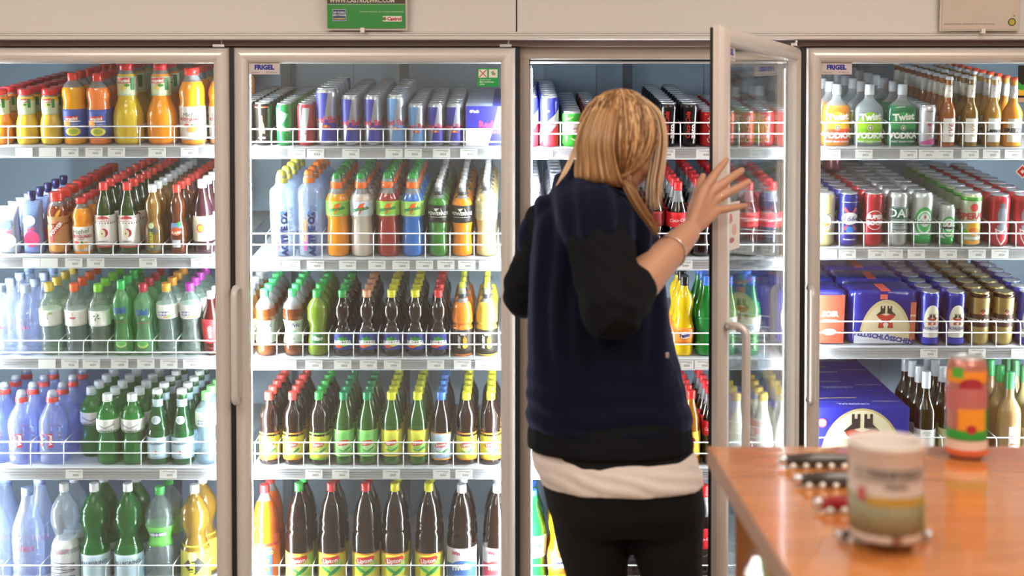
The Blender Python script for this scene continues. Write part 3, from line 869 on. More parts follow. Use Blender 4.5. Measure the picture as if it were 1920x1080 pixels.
def canp(kind):
    def rb(c1, c2, word, tc='c8304a'):
        def f(h, r):
            return [('G', [(-r * 1.3, h * .97 - 8), (r * .25, h * .92), (-r * .15, h * .46), (-r * 1.3, h * .46)], c1), ('G', [(-r * .2, h * .46), (r * 1.2, h * .46), (r * 1.2, h * .06), (-r * .55, h * .06)], c1),
                    ('T', word, 0, h * .46, r * .62, tc, 0, .03), ('E', -4, h * .34, r * .55, h * .05, 'd8452e', 20), ('E', 5, h * .34, r * .55, h * .05, 'd8452e', -20), ('E', 0, h * .345, 7, 7, 'f2c23a')]
        return f
    D = {
        'redbull': rb('2a2f96', 'c9ccd6', 'Red Bull'), 'sugarfree': rb('5d93c8', 'c9ccd6', 'Red Bull', 'b8304a'),
        'flame': lambda h, r: [('R', 0, h * .9, 50, 3, 'c8452e'), ('E', -3, h * .5, 9, h * .42, 'e07a2a', -8), ('E', 4, h * .44, 7, h * .32, 'f0b04a', 10), ('E', 0, h * .38, 5, h * .2, 'f7e0a0'), ('T', 'energy', 0, h * .2, 6, 'd0cfd0')],
        'greenen': lambda h, r: [('G', [(-r, h * .9), (r * .6, h * .75), (-r * .2, h * .5), (r, h * .3), (-r, h * .45)], '8fd6a4'), ('R', 0, h * .36, 50, 3, 'd4e8d8'), ('E', 4, h * .2, 14, 30, '0d6b35', 20)],
        'redsil': lambda h, r: [('G', [(-r * .2, h * .9), (r * .6, h * .9), (r * .1, h * .1), (-r * .7, h * .1)], 'c8ccd0'), ('T', 'Rockstar', 6, h * .4, 7, 'b02a38', 80)],
        'rbcola': lambda h, r: [('R', 0, h * .24, r * 2.6, h * .46, 'd8323e'), ('G', [(-r * 1.3, h * .30), (r * 1.3, h * .78), (r * 1.3, h * .52), (-r * 1.3, h * .04)], 'e8e6ea'), ('T', 'Red Bull', 1, h * .42, 9, 'b02a4a', 40, .04), ('T', 'COLA', 6, h * .33, 6, 'b02a4a', 40, .02), ('E', -6, h * .72, 14, 8, 'e8a0a4')],
        'guarana': lambda h, r: [('R', 0, h * .52, r * 2.2, h * .32, 'f0ece8'), ('T', 'guarana', 0, h * .52, 8, 'b83a4a', 4, .02, .2), ('T', 'ANTARCTICA', 0, h * .41, 3.5, '8a4a5a'), ('E', -8, h * .8, 30, 5, 'a6e68c', 24), ('E', 8, h * .2, 30, 5, 'a6e68c', -24)],
        'zero': lambda h, r: [('T', 'Coca-Cola', -8, h * .50, 14, 'd8322e', 90, .01, .3), ('T', 'zero', 8, h * .36, 17, 'f6f6f6', 90, .03), ('G', [(16, h * .9), (20, h * .9), (14, h * .08), (9, h * .08)], 'd8d8dc')],
        'coke': lambda h, r: [('T', 'Coca-Cola', 0, h * .48, 14, 'f4f0ee', 90, .0, .3)],
        'white': lambda h, r: [('E', 0, h * .55, 12, 16, 'b0406a'), ('T', 'eve', 0, h * .36, 13, 'c05a86', 90, 0, .3), ('G', [(-r, h * .06), (r, h * .06), (r, h * .22), (-r, h * .12)], 'b84a8a'), ('R', 0, h * .86, 20, 3, '6a6a70')],
        'gold_round': lambda h, r: [('E', 0, h * .48, 44, 52, 'e9e2cc'), ('E', 0, h * .48, 38, 46, '2a2a34'), ('E', 0, h * .48, 33, 41, 'efe9d8'), ('E', 0, h * .44, 20, 22, 'c07a3a'), ('T', 'LAGER', 0, h * .62, 5, '5a2a1a')],
        '1664': lambda h, r: [('R', -13, h * .68, 22, 9, 'd0454a', 128), ('R', 13, h * .68, 22, 9, 'd0454a', 52), ('E', 0, h * .53, 56, 40, 'eeeef2'), ('R', -13, h * .36, 18, 9, 'd0454a', 50), ('R', 13, h * .36, 18, 9, 'd0454a', 130), ('T', '1664', 0, h * .53, 18, '2a2f7a', 0, .0, .25), ('E', 0, h * .33, 26, 22, '3a7ad0'), ('T', 'Kronenbourg', 0, h * .14, 5, 'eeeef2', 0, .03), ('R', 0, h * .84, 60, 1.2, 'eeeef2')],
        'super': lambda h, r: [('E', 0, h * .5, 58, 64, 'e8d8d8'), ('E', 0, h * .5, 53, 59, 'b8242e'), ('T', 'SUPER', 0, h * .56, 13, 'f4eeee', 0, .06), ('T', 'BOCK', 0, h * .45, 13, 'f4eeee', 0, .06)],
        'dab': lambda h, r: [('R', 0, h * .62, 56, 44, '1f5a48'), ('R', 0, h * .62, 53, 40, 'd2d6d6'), ('R', 0, h * .62, 50, 37, '1f5a48'), ('T', 'DAB', 0, h * .63, 27, 'eef0ec', 0, .02), ('R', 0, h * .44, 46, 3, '1f5a48'), ('T', 'DORTMUNDER', 0, h * .40, 5, '3a6a58'), ('R', 0, h * .29, 48, 11, '1f4a3c'), ('T', 'ORIGINAL', 0, h * .29, 7.5, 'eef0ec', 0, .03), ('E', 0, h * .12, 12, 14, '9aa6a4')],
        'heineken': lambda h, r: [('E', 0, h * .46, r * 1.9, h * .56, '2f9a4a'), ('E', 0, h * .46, r * 1.5, h * .44, 'd5dcd6'), ('E', 0, h * .46, r * 1.25, h * .37, '3fa455'), ('E', 0, h * .50, r * .9, h * .26, 'd5dcd6'), ('R', 0, h * .47, r * 2.1, h * .075, 'e6eae4'), ('T', 'Heineken', 0, h * .47, r * .38, '16301e', 0, .05),
                                  ('G', [(0, h * .60), (r * .05, h * .575), (r * .14, h * .57), (r * .07, h * .55), (r * .09, h * .52), (0, h * .535), (-r * .09, h * .52), (-r * .07, h * .55), (-r * .14, h * .57), (-r * .05, h * .575)], 'd03a34')],
        'desp': lambda h, r: [('E', 0, h * .74, 26, 26, 'c23a34'), ('T', 'DESPERADOS', 0, h * .58, 20, 'b02a30', 4, .04), ('E', 2, h * .34, 44, 46, 'eeb23a'), ('E', 2, h * .30, 34, 20, 'd8782a'), ('R', 0, h * .16, 56, 8, 'e8eae2'), ('R', 0, h * .08, 56, 10, 'e09a3a')],
        'red_art': lambda h, r: [('E', 0, h * .60, 30, 62, '7a7f88'), ('E', 0, h * .80, 18, 20, '565a64'), ('R', 0, h * .36, 26, 24, '8d929a', 8), ('G', [(-20, h * .36), (0, h * .30), (20, h * .38), (16, h * .14), (0, h * .02), (-14, h * .16)], 'e8e4e2'), ('G', [(-15, h * .32), (0, h * .27), (15, h * .33), (11, h * .15), (0, h * .06), (-10, h * .17)], 'c42a3c')],
        'feld': lambda h, r: [('E', 0, h * .48, 52, h * .58, 'e8e2cc'), ('R', 0, h * .25, 54, 34, 'e4e0d4')] + castle(0, h * .50, .42) + [('T', 'FELDSCHLÖSSCHEN', 0, h * .33, 8, '2a2f8a', 0, .03), ('T', 'ORIGINAL', 0, h * .25, 4, '8a8a90'), ('R', 0, h * .09, 60, 20, '2a35a0')],
        'feld_gold': lambda h, r: [('R', 0, h * .47, r * 2.8, h * .24, '3a241a'), ('T', 'FELDSCHLÖSSCHEN', 0, h * .47, 9.5, 'f2ece0', 0, .04)] + castle(0, h * .64, .22),
    }
    return D[kind]


def castle(u, v, s):
    """Red brick castle with two dark towers and hop ears, drawn in mm."""
    def q(pts): return [(u + a * s, v + b * s) for a, b in pts]
    return [('G', q([(-38, 8), (-22, 22), (-22, 44), (-16, 44), (-16, 34), (-10, 34), (-10, 44), (-4, 44), (-4, 14), (-38, 6)]), '33302f'),
            ('G', q([(38, 8), (22, 22), (22, 44), (16, 44), (16, 34), (10, 34), (10, 44), (4, 44), (4, 14), (38, 6)]), '33302f'),
            ('G', q([(-36, 6), (-20, 12), (-10, 8), (0, 4), (10, 8), (20, 12), (36, 6), (24, -12), (30, -44), (8, -44), (6, -30), (-6, -30), (-8, -44), (-30, -44), (-24, -12)]), 'b5402f'),
            ('E', u - 24 * s, v - 14 * s, 26 * s, 11 * s, 'ece4d4', -40), ('E', u + 24 * s, v - 14 * s, 26 * s, 11 * s, 'ece4d4', 40), ('E', u, v - 30 * s, 20 * s, 18 * s, 'ece4d4')]


def cn(col, kind, metal=.5, lid='silver', bands=()):
    return lambda H, R: can(H, R, col, metal, lid, canp(kind), bands)


def hennz(bg='f3efe6', cap='e89a3a'):
    return lambda h, r: [('R', 0, h * .60, 46, 13, '2f3f9a', 3), ('T', 'HENNIEZ', 0, h * .60, 8.5, 'f4f4f8', 3, .05), ('E', 8, h * .55, 26, 6, 'e8a060'), ('E', 16, h * .56, 12, 10, '8fcf5a')]


def plain_art(kind):
    return {'leaf': lambda h, r: [('R', 0, h * .55, 2, 16, 'a0522a', -40), ('E', -7, h * .57, 9, 4, '3f7a3a', 30), ('E', 6, h * .58, 9, 4, '3f7a3a', 60), ('E', 8, h * .54, 9, 4, '3f7a3a', -10), ('E', -3, h * .52, 9, 4, '3f7a3a', 100)],
            'bowl': lambda h, r: [('E', 0, h * .545, 22, 10, 'd0586a'), ('R', 0, h * .565, 24, 6, 'f3efe8'), ('E', 0, h * .59, 3, 12, 'e0a84a')],
            'script': lambda h, r: [('T', 'viva', 0, h * .55, 8, '4a4a44', 90, .0, .2), ('E', 12, h * .6, 16, 8, 'a8c88a')],
            'evian': lambda h, r: [('T', 'evian', 0, h * .42, 15 if r < 45 else 24, 'd0607a', 0, .0), ('E', -12, h * .52, 18, 5, 'e8b4c0', 30)],
            'vittel': lambda h, r: [('R', 6, h * .34, 15, 46, 'c22a36'), ('T', 'Vittel', 6, h * .34, 11, 'f6f4f4', 90, .05, .2), ('R', -26, h * .34, 12, 42, 'c22a36'), ('T', 'Vittel', -26, h * .34, 9, 'f6f4f4', 90, .05, .2), ('E', -9, h * .42, 7, 7, 'd0404a')],
            'valser': lambda h, r: [('G', [(-30, h * .60), (-10, h * .56), (0, h * .545), (10, h * .56), (30, h * .60), (30, h * .575), (8, h * .535), (0, h * .525), (-8, h * .535), (-30, h * .575)], '9a9a9c'), ('T', 'VALSER', 0, h * .50, 11, '8a8a8e', 0, .01)],
            'oh': lambda h, r: [('T', 'Oh!', 0, h * .62, 19, '2a4fa0', 6, .05), ('R', 0, h * .46, 50, 1.6, 'c43a3a', 4), ('E', 6, h * .52, 14, 8, 'a8c8a0', 30), ('E', 0, h * .16, 36, 24, 'c9e08a'), ('E', 0, h * .18, 32, 20, '6ec46a')],
            'pell': lambda h, r: [('E', 0, h * .60, 32, 26, 'dfe7ee'), ('E', 0, h * .60, 22, 18, 'b9c6d2'), ('T', 'S.PELLEGRINO', 0, h * .29, 7, '3a4a66', 0, .02), ('G', [(0, h * .21), (2, h * .185), (8, h * .18), (3, h * .165), (5, h * .14), (0, h * .155), (-5, h * .14), (-3, h * .165), (-8, h * .18), (-2, h * .185)], 'c8454a')],
            'pell15': lambda h, r: [('T', 'S.PELLEGRINO', 0, h * .25, 12, '2a3a58', 4, .02), ('R', 0, h * .315, 92, 2, 'f2f6f8')],
            }[kind]


# ---- juice and water cooler (first) ---------------------------------------
J = 'juice_bottle'; W_ = 'water_bottle'
for cx, b, lk in ((6, 'f08a1e', 'small orange juice bottle, red lid'), (54, 'f2c53a', 'small yellow juice bottle, red lid'), (98.6, 'efc440', 'small yellow juice bottle, red lid')):
    column(0, 0, J, lk, 'bottle', cx, 168, 42, granini_g(b, 'granini_s'), key='grs' + b)
column(0, 0, J, 'mango juice bottle, blue label', 'bottle', 143.7, 138.5, 44.5, granini_p('eaa012'))
column(0, 0, J, 'peach juice bottle, blue label', 'bottle', 189.5, 140, 45, granini_p('f0803a'))
column(0, 0, J, 'big yellow glass juice bottle', 'bottle', 244, 121, 59, granini_g('d9b92c'))
column(0, 0, J, 'big orange glass juice bottle', 'bottle', 307, 121, 59, granini_g('ef8f12'))
column(0, 0, J, 'carrot juice bottle, white label, red lid', 'bottle', 364.5, 129, 50, michel())
column(0, 0, J, 'carrot juice bottle, white label, green lid', 'bottle', 418, 129, 48, michel('129a5a'), rows=5)


def pouch(c1, c2, c3, spout=None):
    def mk(H, R):
        n, vs_, fs = 16, [], []
        zt = [0, .06, .25, .5, .72, .88, .97, 1.0]; th = [.5, .62, .66, .58, .5, .3, .12, .06]; wd = [.92, 1, 1, .94, .92, .96, 1, 1]
        Hb = H * (.86 if spout else 1)
        for iz, z in enumerate(zt):
            for k in range(n):
                a = 2 * math.pi * k / n
                wob = 1 + .05 * noise.noise(Vector((k * .7, z * 9, H * 30)))
                vs_.append((R * wd[iz] * math.copysign(abs(math.cos(a)) ** .6, math.cos(a)) * wob, R * th[iz] * math.sin(a) * wob, z * Hb))
        for i in range(len(zt) - 1):
            for k in range(n):
                fs.append((i * n + k, i * n + (k + 1) % n, (i + 1) * n + (k + 1) % n, (i + 1) * n + k))
        fs.append(tuple(range(n))[::-1]); fs.append(tuple((len(zt) - 1) * n + k for k in range(n)))
        me = mesh_from('pouch_body', vs_, fs, True)
        me.materials.append(M('pouch_' + c1, hexc(c1), .25, metal=.35, bump=.6, bscale=45))
        parts = [('pouch_body', me, None, False)]
        h = Hb * 1000; r = R * 1000
        parts.append(('pouch_print', print_me('pouch_print', [('E', 0, h * .28, r * 1.5, h * .3, c2), ('E', -r * .2, h * .62, r * 1.2, h * .2, c3), ('T', 'Wild', -2, h * .46, 9, 'c03a5a', 15, .05, .3)], lambda u, v, off: Vector((u, -R * (.70 - .22 * abs(v / Hb - .25)) - off, v)), None), None, True))
        if spout:
            parts.append(('spout_cap', lathe_me('spout_cap', [(Hb - .004, R * .30), (Hb + .006, R * .34), (H - .008, R * .42), (H - .001, R * .36), (H, R * .2)], 14, [plastic(spout)]), None, False))
        return parts
    return mk


column(0, 1, 'drink_pouch', 'crinkled silver-blue drink pouch', 'drink pouch', 22, 388, 40, pouch('b9c4d8', 'f0d8b0', '5a6ab0'), rows=5)
column(0, 1, 'drink_pouch', 'blue berry pouch, dark blue spout', 'drink pouch', 66.5, 359, 40, pouch('8aa0d8', 'c83a6a', 'e6ecf8', '20245e'), rows=5)
column(0, 1, J, 'vegetable juice bottle, red slanted band', 'bottle', 113, 361, 39, lambda H, R: bottle('michel', H, R, 'e2382e', '8a3a1c', 0, fill=.8, caph=.13, capr=.68, labels=((.04, .62, 'c98a58'),), prints=lambda h, r: [('E', 2, h * .12, 44, 30, 'e8a45a'), ('R', 2, h * .42, 52, 20, 'c42a34', 48), ('T', 'POWER', 2, h * .42, 11, 'f6f0e8', 48, .05), ('E', -14, h * .25, 18, 24, 'd0404a'), ('E', 10, h * .66, 10, 34, 'f0a83a', -30), ('T', 'Michel', -10, h * .58, 9, '2f8a4a', 55, 0, .3)]))
column(0, 1, J, 'small carrot juice bottle, white label', 'bottle', 158, 372, 38, michel())


def ramseier(H, R):
    return bottle('lipton', H, R, 'e0403a', '2f4a16', .3, fill=1.1, labels=((.12, .55, 'f1ece6'), (.10, .125, 'c23a3e')), prints=lambda h, r: [('G', [(-22, h * .50), (-16, h * .53), (0, h * .55), (16, h * .53), (22, h * .50), (22, h * .465), (-22, h * .465)], 'c03a3e'), ('T', 'RAMSEIER', 0, h * .487, 7, 'f6f0ea', 0, .04), ('E', 4, h * .31, 26, 28, 'b02a44'), ('E', -2, h * .30, 22, 28, 'f0e2bc'), ('E', -2, h * .30, 4, 6, '6a4a2a'), ('T', 'SUESSMOST', 0, h * .19, 4, '5a4a44')])


for cx in (201, 245):
    column(0, 1, 'apple_juice_bottle', 'green apple-juice bottle, red cap', 'bottle', cx, 343, 40, ramseier, key='rams')
column(0, 1, 'apple_juice_bottle', 'golden pear-soda bottle, white cap', 'bottle', 291.5, 347, 36, lambda H, R: bottle('nestea', H, R, 'e9eef2', 'b98a3c', .5, fill=1.1, labels=((.06, .12, '6a6a5a'),), prints=lambda h, r: [('R', 4, h * .35, 26, 26, '4a4c4a', 35), ('E', -2, h * .42, 18, 18, 'cfd8a8'), ('T', 'SHORLEY', -2, h * .22, 9, 'd8e04a', 90, .05)]))
column(0, 1, 'apple_juice_bottle', 'brown apple-drink bottle, red cap', 'bottle', 336.5, 347, 35, lambda H, R: bottle('nestea', H, R, 'e8443a', '7a3a18', .4, fill=1.1, prints=lambda h, r: [('R', 0, h * .42, 36, 16, '6a90c8'), ('E', 10, h * .44, 16, 16, '2f8a4a'), ('E', 0, h * .34, 36, 28, 'd0502e'), ('T', 'RAPP', 0, h * .32, 9, 'f6e8d0', 0, .03), ('R', 0, h * .16, 26, 24, 'cdd2d0')]))
column(0, 1, J, 'dark drink bottle, cream sun label', 'bottle', 384, 338, 40, lambda H, R: bottle('lipton', H, R, 'f1f1f0', '3a1420', .1, fill=1.1, labels=((.18, .52, 'efe6cc'),), prints=lambda h, r: [('E', -3, h * .36, 26, 30, 'd8584a'), ('E', -3, h * .36, 17, 20, 'f2cf4a'), ('E', -3, h * .35, 6, 8, 'c8862a')]))

ev = water('evian', 'b9cdf0', 'e8eefb', .2, None, plain_art('evian'))
for cx in (10, 56):
    column(0, 2, W_, 'clear water bottle, pale blue cap', 'bottle', cx, 535, 45, ev, key='evian05')
column(0, 2, W_, 'still water bottle, yellow cap', 'bottle', 99.7, 531, 41.5, water('water', 'e8c75a', 'dce8d8', .16, (.42, .64, 'f3f1ea'), plain_art('script')))
column(0, 2, W_, 'flavoured water bottle, orange cap', 'bottle', 146.7, 531.5, 41.5, water('water', 'f0612e', 'd8e4e4', .16, (.42, .64, 'f3f1ea'), plain_art('bowl')))
column(0, 2, W_, 'herbal water bottle, lime-green cap', 'bottle', 191, 533, 41.5, water('water', '86cf3e', 'd6e6dc', .16, (.42, .64, 'f3f1ea'), plain_art('leaf')))
column(0, 2, W_, 'green-tinted water bottle, green cap', 'bottle', 233.8, 526, 38, water('waist', '3cba5c', '8fdc9a', .30, None, plain_art('oh')))
column(0, 2, W_, 'green-tinted water bottle, red cap', 'bottle', 274, 532, 39, water('waist', 'b83040', '9fe0aa', .30, None, plain_art('oh')))
column(0, 2, W_, 'mineral water bottle, amber cap', 'bottle', 317.4, 531, 40, water('waist', 'efa33c', 'd4e8e4', .16, (.52, .72, 'f2eee6'), hennz()))
column(0, 2, W_, 'mineral water bottle, magenta cap', 'bottle', 361, 531, 40, water('waist', 'b23aa8', 'd4e8e4', .16, (.52, .72, 'f2eee6'), hennz()))
column(0, 2, 'soft_drink_bottle', 'dark red soda bottle, white cap', 'bottle', 399, 547, 36, lambda H, R: bottle('coke', H, R, 'f2f2f2', '4a0a0c', .1, fill=1.1, labels=((.20, .58, 'cf3036'),), prints=lambda h, r: [('R', 0, h * .38, 22, 34, 'd9474a'), ('T', 'ROCO', 0, h * .38, 10, 'f4ecec', 90, .04)]), rows=3)

vt = water('vittel', 'e0443c', 'd3defa', .22, None, plain_art('vittel'), caph=.17, capr=.42, style='sport')
for cx in (-9, 45, 102.5):
    column(0, 3, W_, 'blue-tinted water bottle, red sports cap', 'bottle', cx, 734, 54, vt, key='vittel')
va = water('valser', 'eef2f4', '2fae4c', .3, (.47, .655, 'e8e8e4'), plain_art('valser'))
column(0, 3, W_, 'green ribbed water bottle, white cap', 'bottle', 160, 739.8, 44, va, key='valser', start=1)
column(0, 3, W_, 'green ribbed water bottle, white cap', 'bottle', 205.6, 739.8, 44, va, key='valser')
column(0, 3, W_, 'green ribbed water bottle, white cap', 'bottle', 251.5, 739.8, 44, va, key='valser')
pe = water('pelle', 'f2f4f4', '2a8a4a', .28, (.08, .37, 'bfd9e6'), plain_art('pell'), capr=.45, neckband=(.77, .87, 'b9d2de'))
for cx in (298.7, 344):
    column(0, 3, W_, 'green glass water bottle, white cap', 'bottle', cx, 731, 43, pe, key='pellegrino')
column(0, 3, W_, 'clear water bottle, light green cap', 'bottle', 389, 736, 42, water('waist', '7fd87a', 'd2e4ee', .2, (.54, .74, 'dfeed8'), hennz()))

ev15 = water('evian', 'a9bff0', 'e4ebfb', .22, None, plain_art('evian'), caph=.075, capr=.38)
for cx in (-8, 56):
    column(0, 4, W_, 'large clear water bottle, pale cap', 'bottle', cx, 918, 60, ev15, rows=3, key='evian15')
column(0, 4, W_, 'large clear bottle, wavy white label', 'bottle', 125, 909, 54, water('pelle15', 'eef0f2', 'e2e8ee', .25, (.05, .46, 'e6e6e8'), lambda h, r: [('T', 'Zurich', -4, h * .36, 14, 'c8506a', 10, .0, .4)] + [('R', 0, h * (.10 + .03 * i), 90, 2.4, '4a4e6a', (-1) ** i * 5) for i in range(6)], caph=.075, capr=.33), rows=3)
for cx in (181, 243.4):
    column(0, 4, W_, 'large green water bottle, white cap', 'bottle', cx, 909, 55, water('pelle15', 'f2f4f4', '259a44', .3, (.04, .33, 'c3dae6'), plain_art('pell15'), caph=.075, capr=.33), rows=3, key='pell15')
column(0, 4, W_, 'large mineral water bottle, green cap', 'bottle', 303, 916, 58, water('pelle15', '3fbf5a', 'cfe2e6', .18, (.42, .62, '6fca5c'), lambda h, r: [('R', 0, h * .54, 52, 15, '2f3f9a', 3), ('T', 'HENNIEZ', 0, h * .54, 10, 'f4f4f8', 3, .05)], caph=.075, capr=.33), rows=3)
column(0, 4, 'apple_juice_bottle', 'large golden pear-soda bottle, white cap', 'bottle', 368, 912, 56, lambda H, R: bottle('pelle15', H, R, 'eef1f4', 'a8842c', .45, fill=1.1, caph=.075, capr=.33, labels=((.05, .42, 'd6cf4a'),), prints=lambda h, r: [('R', 6, h * .24, 52, 52, '3f4240', 45), ('E', 0, h * .32, 34, 30, 'e6e2a0'), ('T', 'SHORLEY', 0, h * .14, 15, 'e8f04a', 90, .05)]), rows=3)

# ---- iced-tea cooler (second) ----------------------------------------------
EN = 'energy_drink_can'
column(1, 0, EN, 'black can with flame picture', 'can', 462, 193, 33, cn('17130f', 'flame', .4), key='flame')
column(1, 0, EN, 'black can with flame picture', 'can', 495, 193, 33, cn('17130f', 'flame', .4), key='flame')
column(1, 0, EN, 'green slim can', 'can', 535.5, 194.5, 32, cn('1f9a4a', 'greenen', .4))
column(1, 0, EN, 'red and silver slim can', 'can', 575, 194.5, 33, cn('c23a48', 'redsil', .4))
rbm = cn('c3c8d2', 'redbull', .75)
column(1, 0, EN, 'tall blue-silver can', 'can', 614.8, 166, 40, rbm, rows=5, lean=0)
column(1, 0, EN, 'medium blue-silver can', 'can', 659, 179, 35, rbm, key='rb35')
column(1, 0, EN, 'medium blue-silver can', 'can', 700.7, 179, 35, rbm, key='rb35')
column(1, 0, EN, 'medium pale-blue can', 'can', 743.7, 178, 35, cn('c3c8d2', 'sugarfree', .75))
column(1, 0, EN, 'small pale-blue can', 'can', 781.8, 194.5, 32, cn('c3c8d2', 'sugarfree', .75))
column(1, 0, EN, 'small blue-silver can', 'can', 818, 194.5, 32, rbm, key='rb25')
column(1, 0, EN, 'small blue-silver can', 'can', 852.5, 194.5, 32, rbm, key='rb25')
# one very tall can at the back
p_ = P(614.8, 240, YF + .035)
put(can(.184, .0285, '2a2f96', .6, 'silver', None), EN, (p_.x, YF + .42, P(650, 274, YF).z + .42 * math.tan(TILT[0]) + .001), (TILT[0], 0, 0), 'all-blue can at the back of the tall blue-silver column', 'can')


def carton_parts(wd, dp, ht, base, front, topit=None):
    me = box_me('carton_body', -wd / 2, wd / 2, 0, dp, 0, ht, .0015); me.materials.append(paint(base))
    parts = [('carton_body', me, None, False)]
    parts.append(('front_print', print_me('front_print', front, flat_map((0, 0, 0), (1, 0, 0), (0, 0, 1), (0, -1, 0)), None), None, False))
    if topit:
        parts.append(('top_print', print_me('top_print', topit, flat_map((0, 0, ht), (1, 0, 0), (0, 1, 0), (0, 0, 1)), None), None, False))
    return parts


xa, xb = P(873, 240, YF).x, P(962, 240, YF).x
six = carton_parts(xb - xa, .108, .128, '2b2f92', [('G', [(15, 128), (75, 128), (75, 52), (-75, 52), (-75, 128)], '2f2f98'), ('R', 0, 26, (xb - xa) * 1000, 52, 'd8dbe6'), ('G', [(30, 127), (75, 127), (75, 53), (10, 53)], 'dcdfe8'), ('G', [(12, 52), (75, 52), (75, 1), (-4, 1)], '2f2f98'),
    ('T', '6Pack', -48, 112, 9, 'eef0f6', 0, .04), ('T', 'Red Bull', 14, 70, 20, 'd0406a', 0, .05), ('T', 'ENERGY DRINK', 20, 44, 7, 'c8708a', 0, .02)],
    [('R', 0, 54, (xb - xa) * 1000 - 2, 105, 'a9b0c4'), ('R', 30, 54, 40, 105, '3a3f98')])
zs = P(900, 274, YF).z
for k in range(5):
    y = YF + k * .111
    put(six, 'can_multipack', ((xa + xb) / 2, y, zs + (y - YF) * math.tan(TILT[0]) + .001), (TILT[0], 0, 0), f'blue-silver six-pack carton, {ORD[k]} in its row, top shelf, iced-tea cooler', 'carton', 'six-pack cartons', True)
COLX.setdefault((1, 0), []).append((xa, xb))

SP = 'sports_drink_bottle'
column(1, 1, SP, 'clear straight bottle, yellow cap', 'bottle', 532.5, 321, 48, active('eee65a', 'e6c83a'))
column(1, 1, SP, 'clear straight bottle, orange cap', 'bottle', 583, 320, 47, active('f07a2e', 'f08a3a'))
column(1, 1, SP, 'orange-yellow sports bottle, green-orange cap', 'bottle', 635, 325, 44, gat('f0940e'))
column(1, 1, SP, 'pale sports bottle, green-orange cap', 'bottle', 680, 325, 44, gat('cdbfb2', 'ccd6e6'))
column(1, 1, SP, 'red sports bottle, green-orange cap', 'bottle', 729.4, 324, 45, gat('9a2a24'))
column(1, 1, SP, 'blue sports bottle, green-orange cap', 'bottle', 775, 325, 45, gat('2f6fc0', 'a5d45e'))
column(1, 1, SP, 'green sports bottle, clear spout', 'bottle', 823, 344, 41, power('2f7a22'))
column(1, 1, SP, 'orange sports bottle, clear spout', 'bottle', 867.4, 345, 41, power('ee8a14'))
column(1, 1, SP, 'gold sports bottle, clear spout', 'bottle', 912, 334, 41, power('c8b078', 'd6cf9a', '4a4a52'))

T_ = 'iced_tea_bottle'
column(1, 2, T_, 'faint tea bottle, grey cap', 'bottle', 460, 548, 36, lambda H, R: bottle('lipton', H, R, 'b4b8ba', '9a6a2a', .4, fill=.8, labels=((.15, .5, 'd9d3b0'),)))
vol = lambda H, R: bottle('waist', H, R, '4fd884', '8a4a22', .5, fill=.72, labels=((.20, .55, 'e4f0df'),), prints=lambda h, r: [('E', 0, h * .40, 44, 40, 'f2f7ee'), ('T', 'Volvic', 0, h * .48, 15, '4a5a8a', 0, .02, .25), ('E', 0, h * .37, 28, 14, '9ad69a'), ('T', 'thé', 0, h * .28, 9, '3f8a4a', 0, .0, .3)])
column(1, 2, T_, 'tea-water bottle, mint-green cap', 'bottle', 500, 543, 38, vol, key='volvic')
column(1, 2, T_, 'tea-water bottle, mint-green cap', 'bottle', 551.7, 543, 38, vol, key='volvic')
column(1, 2, T_, 'lime-green drink bottle, green cap', 'bottle', 597.6, 544, 41, lambda H, R: bottle('waist', H, R, '3fb45a', '7f9a2a', .2, fill=1.1, prints=lambda h, r: [('R', 0, h * .28, 46, 30, '2f7a44'), ('T', 'Vitao', 0, h * .28, 13, 'eef4e0', 0, .04, .2), ('T', 'green', 0, h * .36, 6, 'cfe6b8')]))
for cx, c, nm, l2 in ((644.8, '2f9a4a', 'green', '8fd04a'), (690, 'e8a07a', 'peach', 'e89a5a'), (736, 'e2de3a', 'yellow', 'e8e05a'), (780, 'e2de3a', 'yellow', 'e8e05a'), (823, 'd8343a', 'red', 'e06a4a')):
    column(1, 2, T_, f'dark waisted tea bottle, {nm} cap', 'bottle', cx, 544, 39, nestea(c, l2), key='nest' + nm)
column(1, 2, SP, 'orange spout-top sports bottle', 'bottle', 867.7, 529.5, 41, isostar('f0862a'))
column(1, 2, SP, 'yellow spout-top sports bottle', 'bottle', 912.7, 529.5, 41, isostar('f0cf4a'))

for cx, mk, lk, key in ((507, tea('ee4f48', kind='lipton_b'), 'dark tea bottle, red cap', 'lr'), (551, tea('ee4f48', kind='lipton_b'), 'dark tea bottle, red cap', 'lr'), (600, tea('35b04a', 'e8e84a', 'c8e06a', '7ac04a', kind='lipton_b'), 'dark tea bottle, bright green cap', 'lg'),
                        (646, gtea('128a5a', '7fcf6a', 'c0e8a8', 'a5dc74'), 'green tea bottle, deep green cap', 'lgg'), (690, gtea('128a5a', '7fcf6a', 'c0e8a8', 'a5dc74'), 'green tea bottle, deep green cap', 'lgg'),
                        (735, gtea('dede2e', 'e0e04a', 'a8d86a', 'f0c83a'), 'green tea bottle, yellow cap', 'lgy'), (784, gtea('dede2e', 'e0e04a', 'a8d86a', 'f0c83a'), 'green tea bottle, yellow cap', 'lgy'),
                        (828, tea('4a86e0', 'b8d0e8', 'e4ecf2', 'f0a83a'), 'dark tea bottle, blue cap', 'lb'), (875, tea('e6e22e', kind='lipton_b'), 'dark tea bottle, yellow cap', 'ly'), (920, tea('e6e22e', kind='lipton_b'), 'dark tea bottle, yellow cap', 'ly')):
    column(1, 3, T_, lk, 'bottle', cx, 736, 40, mk, key=key)

